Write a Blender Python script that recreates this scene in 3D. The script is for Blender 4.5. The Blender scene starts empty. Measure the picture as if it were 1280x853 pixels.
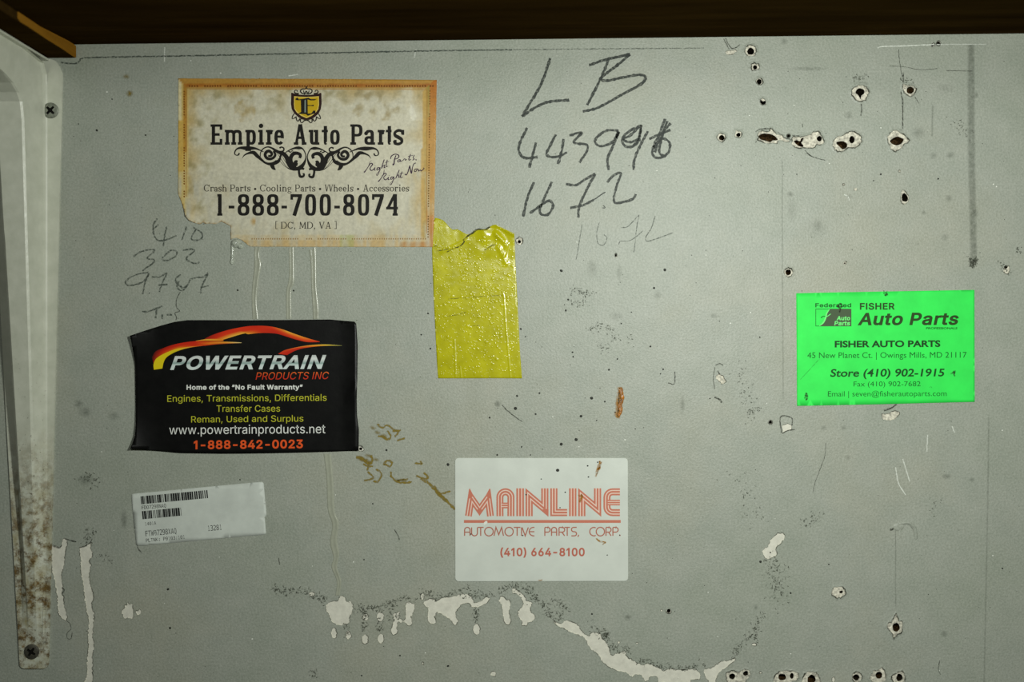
import bpy, bmesh, math, random
import numpy as np
from mathutils import geometry, noise, Vector

# ------------------------------------------------------------------ scale, camera, light
S = 0.00045            # metres of wall per photo pixel
D = 0.62               # camera to wall
sc = bpy.context.scene
C = sc.collection
cam_d = bpy.data.cameras.new('camera')
cam_d.sensor_width = 36.0
cam_d.lens = 36.0 * D / (1280 * S)
cam_d.clip_start = 0.01
cam_d.clip_end = 20
cam_d.dof.use_dof = True
cam_d.dof.focus_distance = D - 0.002
cam_d.dof.aperture_fstop = 4.5
cam = bpy.data.objects.new('camera', cam_d)
cam.location = (0, -D, 0)
cam.rotation_euler = (math.pi / 2, 0, 0)
C.objects.link(cam)
sc.camera = cam

world = bpy.data.worlds.new('room_light')
sc.world = world
world.use_nodes = True
bg = world.node_tree.nodes['Background']
bg.inputs[0].default_value = (0.90, 1.0, 0.66, 1)
bg.inputs[1].default_value = 0.02

def area_lamp(name, loc, aim, size, power, col):
    l = bpy.data.lights.new(name, 'AREA')
    l.shape = 'DISK'
    l.size = size
    l.energy = power
    l.color = col
    o = bpy.data.objects.new(name, l)
    o.location = loc
    o.rotation_euler = (Vector(aim) - Vector(loc)).to_track_quat('-Z', 'Y').to_euler()
    C.objects.link(o)
    return o
area_lamp('work_lamp', (0.145, -0.455, 0.088), (0.084, 0, 0.040), 0.05, 2.04, (0.965, 1.0, 0.93))
area_lamp('added_high_lamp', (0.00, -0.85, 0.215), (0.02, 0, 0.05), 0.10, 1.0, (0.97, 1.0, 0.95))  # added lamp: fills the left wall, lets the shelf shade the top

vs = sc.view_settings
vs.view_transform = 'Standard'
vs.look = 'None'
vs.gamma = 1
vs.exposure = 0.0
vs.use_curve_mapping = False

# ------------------------------------------------------------------ helpers
def lin(c):
    out = []
    for v in c[:3]:
        v = max(0.0, min(255.0, v)) / 255.0
        out.append(v / 12.92 if v <= 0.04045 else ((v + 0.055) / 1.055) ** 2.4)
    return tuple(out) + (1.0,)

def W(px, py, h=0.0):
    return ((px - 640) * S, -h, (426.5 - py) * S)

class NT:
    def __init__(self, name):
        self.m = bpy.data.materials.new(name)
        self.m.use_nodes = True
        self.t = self.m.node_tree
        self.b = self.t.nodes['Principled BSDF']
        self.out = self.t.nodes['Material Output']
    def n(self, typ, **kw):
        nd = self.t.nodes.new(typ)
        for k, v in kw.items():
            if k.startswith('i_'):
                key = k[2:]
                nd.inputs[int(key) if key.isdigit() else key].default_value = v
            else:
                setattr(nd, k, v)
        return nd
    def l(self, a, b):
        self.t.links.new(a, b)
    def coord(self):
        if not hasattr(self, '_c'):
            self._c = self.n('ShaderNodeTexCoord').outputs['Object']
        return self._c
    def noise(self, scale, detail=3, rough=0.5, vec=None):
        nd = self.n('ShaderNodeTexNoise')
        nd.inputs['Scale'].default_value = scale
        nd.inputs['Detail'].default_value = detail
        nd.inputs['Roughness'].default_value = rough
        self.l(vec if vec else self.coord(), nd.inputs['Vector'])
        return nd.outputs['Fac']
    def ramp(self, fac, stops):
        nd = self.n('ShaderNodeValToRGB')
        e = nd.color_ramp.elements
        while len(e) < len(stops):
            e.new(0.5)
        for i, (p, c) in enumerate(stops):
            e[i].position = p
            e[i].color = c if len(c) == 4 else lin(c)
        self.l(fac, nd.inputs[0])
        return nd.outputs[0]
    def math(self, op, a, b=None, clamp=False):
        nd = self.n('ShaderNodeMath', operation=op, use_clamp=clamp)
        for i, v in enumerate((a, b)):
            if v is None:
                continue
            if isinstance(v, (int, float)):
                nd.inputs[i].default_value = v
            else:
                self.l(v, nd.inputs[i])
        return nd.outputs[0]
    def mix(self, fac, a, b, blend='MIX'):
        nd = self.n('ShaderNodeMix', data_type='RGBA', blend_type=blend)
        for i, v in ((0, fac), (6, a), (7, b)):
            if isinstance(v, (int, float)):
                nd.inputs[i].default_value = v
            elif isinstance(v, tuple):
                nd.inputs[i].default_value = v
            else:
                self.l(v, nd.inputs[i])
        return nd.outputs[2]
    def bump(self, height, dist, strength=1.0, prev=None):
        nd = self.n('ShaderNodeBump')
        nd.inputs['Distance'].default_value = dist
        nd.inputs['Strength'].default_value = strength
        self.l(height, nd.inputs['Height'])
        if prev:
            self.l(prev, nd.inputs['Normal'])
        return nd.outputs[0]
    def attr(self, name):
        nd = self.n('ShaderNodeAttribute')
        nd.attribute_name = name
        return nd
    def fin(self, col=None, rough=0.5, spec=0.5, normal=None, metal=0.0):
        if col is not None:
            if isinstance(col, tuple):
                self.b.inputs['Base Color'].default_value = col
            else:
                self.l(col, self.b.inputs['Base Color'])
        if isinstance(rough, (int, float)):
            self.b.inputs['Roughness'].default_value = rough
        else:
            self.l(rough, self.b.inputs['Roughness'])
        self.b.inputs['Specular IOR Level'].default_value = spec
        self.b.inputs['Metallic'].default_value = metal
        if normal:
            self.l(normal, self.b.inputs['Normal'])
        return self.m

def wall_nodes(name, alpha=False):
    t = NT(name)
    big = t.noise(9, 4, 0.6)
    mid = t.noise(60, 4, 0.6)
    fine = t.noise(900, 3, 0.6)
    spk = t.noise(330, 4, 0.7)
    c = t.ramp(big, [(0.3, (150, 157, 141)), (0.5, (158, 163, 151)), (0.70, (163, 163, 145))])
    c = t.mix(0.30, c, t.ramp(mid, [(0.3, (136, 144, 130)), (0.7, (172, 174, 162))]))
    c = t.mix(0.15, c, t.ramp(fine, [(0.35, (95, 104, 96)), (0.65, (215, 218, 210))]))
    dark = t.math('GREATER_THAN', spk, 0.71)
    c = t.mix(t.math('MULTIPLY', dark, 0.45), c, lin((98, 104, 90)))
    peel = t.noise(800, 3, 0.6)
    peel2 = t.noise(1500, 2, 0.5)
    nrm = t.bump(peel, 0.00028, 0.6)
    nrm = t.bump(peel2, 0.00014, 0.6, nrm)
    nrm = t.bump(t.noise(45, 2, 0.5), 0.0008, 0.5, nrm)
    return t.fin(c, 0.46, 0.36, nrm)

def simple(name, col, rough=0.5, spec=0.4, var=0.0, scale=300, bump=0.0, bscale=400, metal=0.0):
    t = NT(name)
    c = lin(col)
    if var:
        lo = lin([v * (1 - var) for v in col])
        hi = lin([min(255, v * (1 + var * 0.6)) for v in col])
        c = t.ramp(t.noise(scale, 4, 0.6), [(0.3, lo), (0.7, hi)])
    nrm = t.bump(t.noise(bscale, 3, 0.6), bump, 1.0) if bump else None
    return t.fin(c, rough, spec, nrm, metal)

def decal(name, col, rough=0.6, scale=900, lo=0.35, hi=0.6, floor_=0.0, spec=0.2):
    """ink or grime lying on a surface: opacity = its own 'A' value broken up by grain"""
    t = NT(name)
    a = t.attr('A').outputs['Fac']
    g = t.math('SUBTRACT', t.noise(scale, 3, 0.65), lo)
    g = t.math('MULTIPLY', g, 1.0 / (hi - lo), True)
    g = t.math('ADD', t.math('MULTIPLY', g, 1 - floor_), floor_)
    al = t.math('MULTIPLY', a, g, True)
    t.l(al, t.b.inputs['Alpha'])
    return t.fin(lin(col), rough, spec)

def vcol(name, rough=0.5, spec=0.4, bump=0.0, bscale=300, var=0.0):
    t = NT(name)
    c = t.attr('Col').outputs['Color']
    if var:
        g = t.noise(600, 3, 0.6)
        c = t.mix(1.0, c, t.ramp(g, [(0.3, (255 * (1 - var),) * 3), (0.7, (255,) * 3)]), 'MULTIPLY')
    nrm = t.bump(t.noise(bscale, 3, 0.6), bump, 1.0) if bump else None
    return t.fin(c, rough, spec, nrm)

def catmull(pts, step=1.5, closed=False):
    """smooth curve through pts (any tuple length)"""
    P = [np.array(p, float) for p in pts]
    n = len(P)
    if n < 3 and not closed:
        k = max(2, int(np.linalg.norm(P[1][:2] - P[0][:2]) / step))
        return [tuple(P[0] + (P[1] - P[0]) * i / k) for i in range(k + 1)]
    out = []
    for i in range(n if closed else n - 1):
        if closed:
            a, b, c, d = P[i - 1], P[i], P[(i + 1) % n], P[(i + 2) % n]
        else:
            b, c = P[i], P[i + 1]
            a = P[i - 1] if i else 2 * b - c
            d = P[i + 2] if i + 2 < n else 2 * c - b
        k = max(1, int(np.linalg.norm(c[:2] - b[:2]) / step))
        for j in range(k):
            t = j / k
            out.append(tuple(0.5 * ((2 * b) + (c - a) * t + (2 * a - 5 * b + 4 * c - d) * t * t + (3 * b - a - 3 * c + d) * t ** 3)))
    if not closed:
        out.append(tuple(P[-1]))
    return out

def roughen(pts, amp, seed, freq=0.25):
    out = []
    for x, y in [(p[0], p[1]) for p in pts]:
        dx = noise.noise((x * freq, y * freq, seed)) * amp + noise.noise((x * freq * 3, y * freq * 3, seed + 9)) * amp * 0.5
        dy = noise.noise((x * freq, y * freq, seed + 31)) * amp + noise.noise((x * freq * 3, y * freq * 3, seed + 47)) * amp * 0.5
        out.append((x + dx, y + dy))
    return out

def crop(ox, oy, s, pts):
    return [(ox + p[0] / s, oy + p[1] / s) + tuple(p[2:]) for p in pts]

def resample(pts, n):
    P = np.array([(p[0], p[1]) for p in pts], float)
    d = np.r_[0, np.cumsum(np.linalg.norm(np.diff(P, axis=0), axis=1))]
    t = np.linspace(0, d[-1], n)
    return list(zip(np.interp(t, d, P[:, 0]), np.interp(t, d, P[:, 1])))

def inside(poly, X, Y):
    P = np.asarray([(p[0], p[1]) for p in poly], float)
    r = np.zeros(np.shape(X), bool)
    j = len(P) - 1
    for i in range(len(P)):
        xi, yi = P[i]
        xj, yj = P[j]
        if yi != yj:
            r ^= ((yi > Y) != (yj > Y)) & (X < (xj - xi) * (Y - yi) / (yj - yi) + xi)
        j = i
    return r

class MB:
    """collects polygons in photo-pixel coordinates on the wall, h = metres off the wall"""
    def __init__(self, hf=None, base=0.0):
        self.v, self.f, self.c, self.a, self.mi = [], [], [], [], []
        self.hf, self.base, self.k = hf, base, 0
    def H(self, x, y):
        return (self.hf(x, y) if self.hf else 0.0) + self.base
    def vert(self, x, y, h, col=(1, 1, 1, 1), a=1.0):
        self.v.append(W(x, y, h))
        self.c.append(col)
        self.a.append(a)
        return len(self.v) - 1
    def poly(self, pts, col=(1, 1, 1, 1), a=1.0):
        A = sum(pts[i - 1][0] * pts[i][1] - pts[i][0] * pts[i - 1][1] for i in range(len(pts)))
        if A > 0:
            pts = pts[::-1]            # so that the face looks at the room
        o = (self.k % 9) * 1.3e-6
        self.k += 1
        ids = [self.vert(x, y, self.H(x, y) + o, col, a) for x, y in pts]
        self.f.append(ids)
        self.mi.append(0)
    def polys(self, L, col=(1, 1, 1, 1)):
        for p in L:
            self.poly(p, col)
    def strip(self, rails, cols=None, alphas=None, lift=None):
        """rails: equal-length point lists side by side"""
        o = (self.k % 9) * 1.3e-6
        self.k += 1
        n = len(rails[0])
        ids = []
        for r, rail in enumerate(rails):
            ids.append([self.vert(rail[i][0], rail[i][1], self.H(*rail[i][:2]) + o + (lift[r] if lift else 0.0),
                                  cols[r][i] if cols else (1, 1, 1, 1),
                                  (alphas[r][i] if hasattr(alphas[r], '__len__') else alphas[r]) if alphas else 1.0) for i in range(n)])
        for r in range(len(rails) - 1):
            for i in range(n - 1):
                q = [ids[r][i], ids[r][i + 1], ids[r + 1][i + 1], ids[r + 1][i]]
                p = [self.v[j] for j in q]
                ar = sum(p[j - 1][0] * p[j][2] - p[j][0] * p[j - 1][2] for j in range(4))
                self.f.append(q if ar > 0 else q[::-1])
                self.mi.append(0)
    def ribbon(self, pts, w, a=1.0, soft=False, step=1.3, jit=0.0, seed=0, lift=None, prof=None, col=None, smooth=True):
        """a stroke of width w px along pts; pts may carry their own width as 3rd value"""
        P = catmull(pts, step) if smooth else pts
        X = np.array([(p[0], p[1]) for p in P])
        Wd = np.array([(p[2] if len(p) > 2 else w) for p in P], float)
        if jit:
            X = X + np.array([[noise.noise((x * .35, y * .35, seed)) * jit, noise.noise((x * .35, y * .35, seed + 17)) * jit] for x, y in X])
            Wd = Wd * np.array([1 + 0.5 * noise.noise((x * .3, y * .3, seed + 5)) for x, y in X])
        T = np.gradient(X, axis=0)
        T /= np.maximum(np.linalg.norm(T, axis=1), 1e-6)[:, None]
        N = np.c_[-T[:, 1], T[:, 0]]
        if prof:                       # [(offset -1..1, height m)]
            rails = [X + N * (Wd / 2)[:, None] * o for o, _ in prof]
            self.strip([list(map(tuple, r)) for r in rails], lift=[h for _, h in prof])
        elif soft:
            rails = [X + N * (Wd / 2)[:, None] * o for o in (-1, -0.4, 0.4, 1)]
            z = [0.0] * len(X)
            m = [a] * len(X)
            m[0] = m[-1] = 0.0
            self.strip([list(map(tuple, r)) for r in rails], alphas=[z, m, m, z])
        else:
            rails = [X - N * (Wd / 2)[:, None], X + N * (Wd / 2)[:, None]]
            cs = [[col] * len(X)] * 2 if col else None
            self.strip([list(map(tuple, r)) for r in rails], cols=cs, alphas=[a, a])
    def disc(self, x, y, rx, ry=None, n=14, rot=0.0, a=1.0, soft=False, col=(1, 1, 1, 1)):
        ry = ry or rx
        pts = []
        for i in range(n):
            t = 2 * math.pi * i / n
            u, v = rx * math.cos(t), ry * math.sin(t)
            pts.append((x + u * math.cos(rot) - v * math.sin(rot), y + u * math.sin(rot) + v * math.cos(rot)))
        if not soft:
            self.poly(pts, col, a)
        else:
            c = self.vert(x, y, self.H(x, y), col, a)
            ids = [self.vert(px, py, self.H(px, py), col, 0.0) for px, py in pts]
            for i in range(n):
                self.f.append([c, ids[(i + 1) % n], ids[i]])
                self.mi.append(0)
    def dome(self, x, y, rx, ry, h, n=10, rings=3, rot=0.0):
        rows = []
        for k in range(rings):
            t = k / rings * math.pi / 2
            row = []
            for i in range(n):
                b = 2 * math.pi * i / n
                u, v = rx * math.cos(t) * math.cos(b), ry * math.cos(t) * math.sin(b)
                row.append(self.vert(x + u * math.cos(rot) - v * math.sin(rot), y + u * math.sin(rot) + v * math.cos(rot), self.H(x, y) + h * math.sin(t)))
            rows.append(row)
        top = self.vert(x, y, self.H(x, y) + h)
        for k in range(rings - 1):
            for i in range(n):
                self.f.append([rows[k][i], rows[k + 1][i], rows[k + 1][(i + 1) % n], rows[k][(i + 1) % n]])
                self.mi.append(0)
        for i in range(n):
            self.f.append([rows[-1][i], top, rows[-1][(i + 1) % n]])
            self.mi.append(0)
    def build(self, name, mats, parent=None, smooth=False, recalc=False, origin=None):
        me = bpy.data.meshes.new(name)
        me.from_pydata(self.v, [], self.f)
        if not isinstance(mats, (list, tuple)):
            mats = [mats]
        for m in mats:
            me.materials.append(m)
        ca = me.color_attributes.new('Col', 'FLOAT_COLOR', 'POINT')
        ca.data.foreach_set('color', np.array(self.c, 'f').ravel())
        aa = me.attributes.new('A', 'FLOAT', 'POINT')
        aa.data.foreach_set('value', np.array(self.a, 'f'))
        me.polygons.foreach_set('material_index', self.mi)
        if smooth:
            me.polygons.foreach_set('use_smooth', [True] * len(me.polygons))
        if recalc:
            bm = bmesh.new()
            bm.from_mesh(me)
            bmesh.ops.recalc_face_normals(bm, faces=bm.faces)
            bm.to_mesh(me)
            bm.free()
        o = bpy.data.objects.new(name, me)
        C.objects.link(o)
        if parent:
            o.parent = parent
            o.matrix_parent_inverse = parent.matrix_world.inverted() if parent.type != 'EMPTY' else parent_inv(parent)
        return o

def parent_inv(p):
    from mathutils import Matrix
    return Matrix.Translation(p.location).inverted()

def thing(name, label, cat, px, py, h=0.0, group=None):
    o = bpy.data.objects.new(name, None)
    o.location = W(px, py, h)
    o.empty_display_size = 0.02
    C.objects.link(o)
    o['label'] = label
    o['category'] = cat
    if group:
        o['group'] = group
    return o

def each(name, mat, parent, items, hf=None, base=0.0, smooth=False):
    """one mesh for every item; an item is a function that draws on an MB"""
    for fn in items:
        mb = MB(hf, base)
        fn(mb)
        mb.build(name, mat, parent, smooth)

def box(mb, p0, p1, mi=0):
    """axis box in world coordinates"""
    n = len(mb.v)
    for x in (p0[0], p1[0]):
        for y in (p0[1], p1[1]):
            for z in (p0[2], p1[2]):
                mb.v.append((x, y, z)); mb.c.append((1, 1, 1, 1)); mb.a.append(1.0)
    for q in ((0, 1, 3, 2), (4, 6, 7, 5), (0, 4, 5, 1), (2, 3, 7, 6), (0, 2, 6, 4), (1, 5, 7, 3)):
        mb.f.append([n + i for i in q]); mb.mi.append(mi)

def cdt(outline, holes=(), extra=()):
    co = [Vector((p[0], p[1])) for p in outline]
    E = [(i, (i + 1) % len(outline)) for i in range(len(outline))]
    for hl in holes:
        b = len(co)
        co += [Vector((p[0], p[1])) for p in hl]
        E += [(b + i, b + (i + 1) % len(hl)) for i in range(len(hl))]
    co += [Vector(p) for p in extra]
    r = geometry.delaunay_2d_cdt(co, E, [], 0, 1e-5)
    V = [(v.x, v.y) for v in r[0]]
    F = r[2]
    A = np.array(V)
    cen = np.array([A[list(f)].mean(axis=0) for f in F])
    ok = inside(outline, cen[:, 0], cen[:, 1])
    for hl in holes:
        ok &= ~inside(hl, cen[:, 0], cen[:, 1])
    return V, [f for f, k in zip(F, ok) if k]

def sheet(name, outline, hf, mats, parent, thick, step=6.0, colf=None, smooth=True):
    """a thin sheet of real thickness following the height field hf"""
    P = np.array([(p[0], p[1]) for p in outline])
    gx = np.arange(P[:, 0].min() + step * .5, P[:, 0].max(), step)
    gy = np.arange(P[:, 1].min() + step * .5, P[:, 1].max(), step)
    X, Y = np.meshgrid(gx, gy)
    X, Y = X.ravel(), Y.ravel()
    k = inside(outline, X, Y)
    X, Y = X[k], Y[k]
    dd = np.full(len(X), 1e9)
    for p in P:
        dd = np.minimum(dd, (X - p[0]) ** 2 + (Y - p[1]) ** 2)
    k = dd > (0.3 * step) ** 2
    V, F = cdt(outline, extra=list(zip(X[k], Y[k])))
    mb = MB()
    n = len(V)
    for x, y in V:
        mb.vert(x, y, hf(x, y), colf(x, y) if colf else (1, 1, 1, 1))
    for x, y in V:
        mb.vert(x, y, hf(x, y) - thick, colf(x, y) if colf else (1, 1, 1, 1))
    edges = {}
    for f in F:
        f = list(f)
        p = [mb.v[j] for j in f]
        ar = sum(p[j - 1][0] * p[j][2] - p[j][0] * p[j - 1][2] for j in range(len(f)))
        if ar < 0:
            f = f[::-1]
        mb.f.append(f); mb.mi.append(0)
        mb.f.append([i + n for i in f[::-1]]); mb.mi.append(0)
        for i in range(len(f)):
            a, b = f[i - 1], f[i]
            if (b, a) in edges:
                del edges[(b, a)]
            else:
                edges[(a, b)] = 1
    for a, b in edges:
        mb.f.append([b, a, a + n, b + n]); mb.mi.append(0)
    return mb.build(name, mats, parent, smooth)

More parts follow.
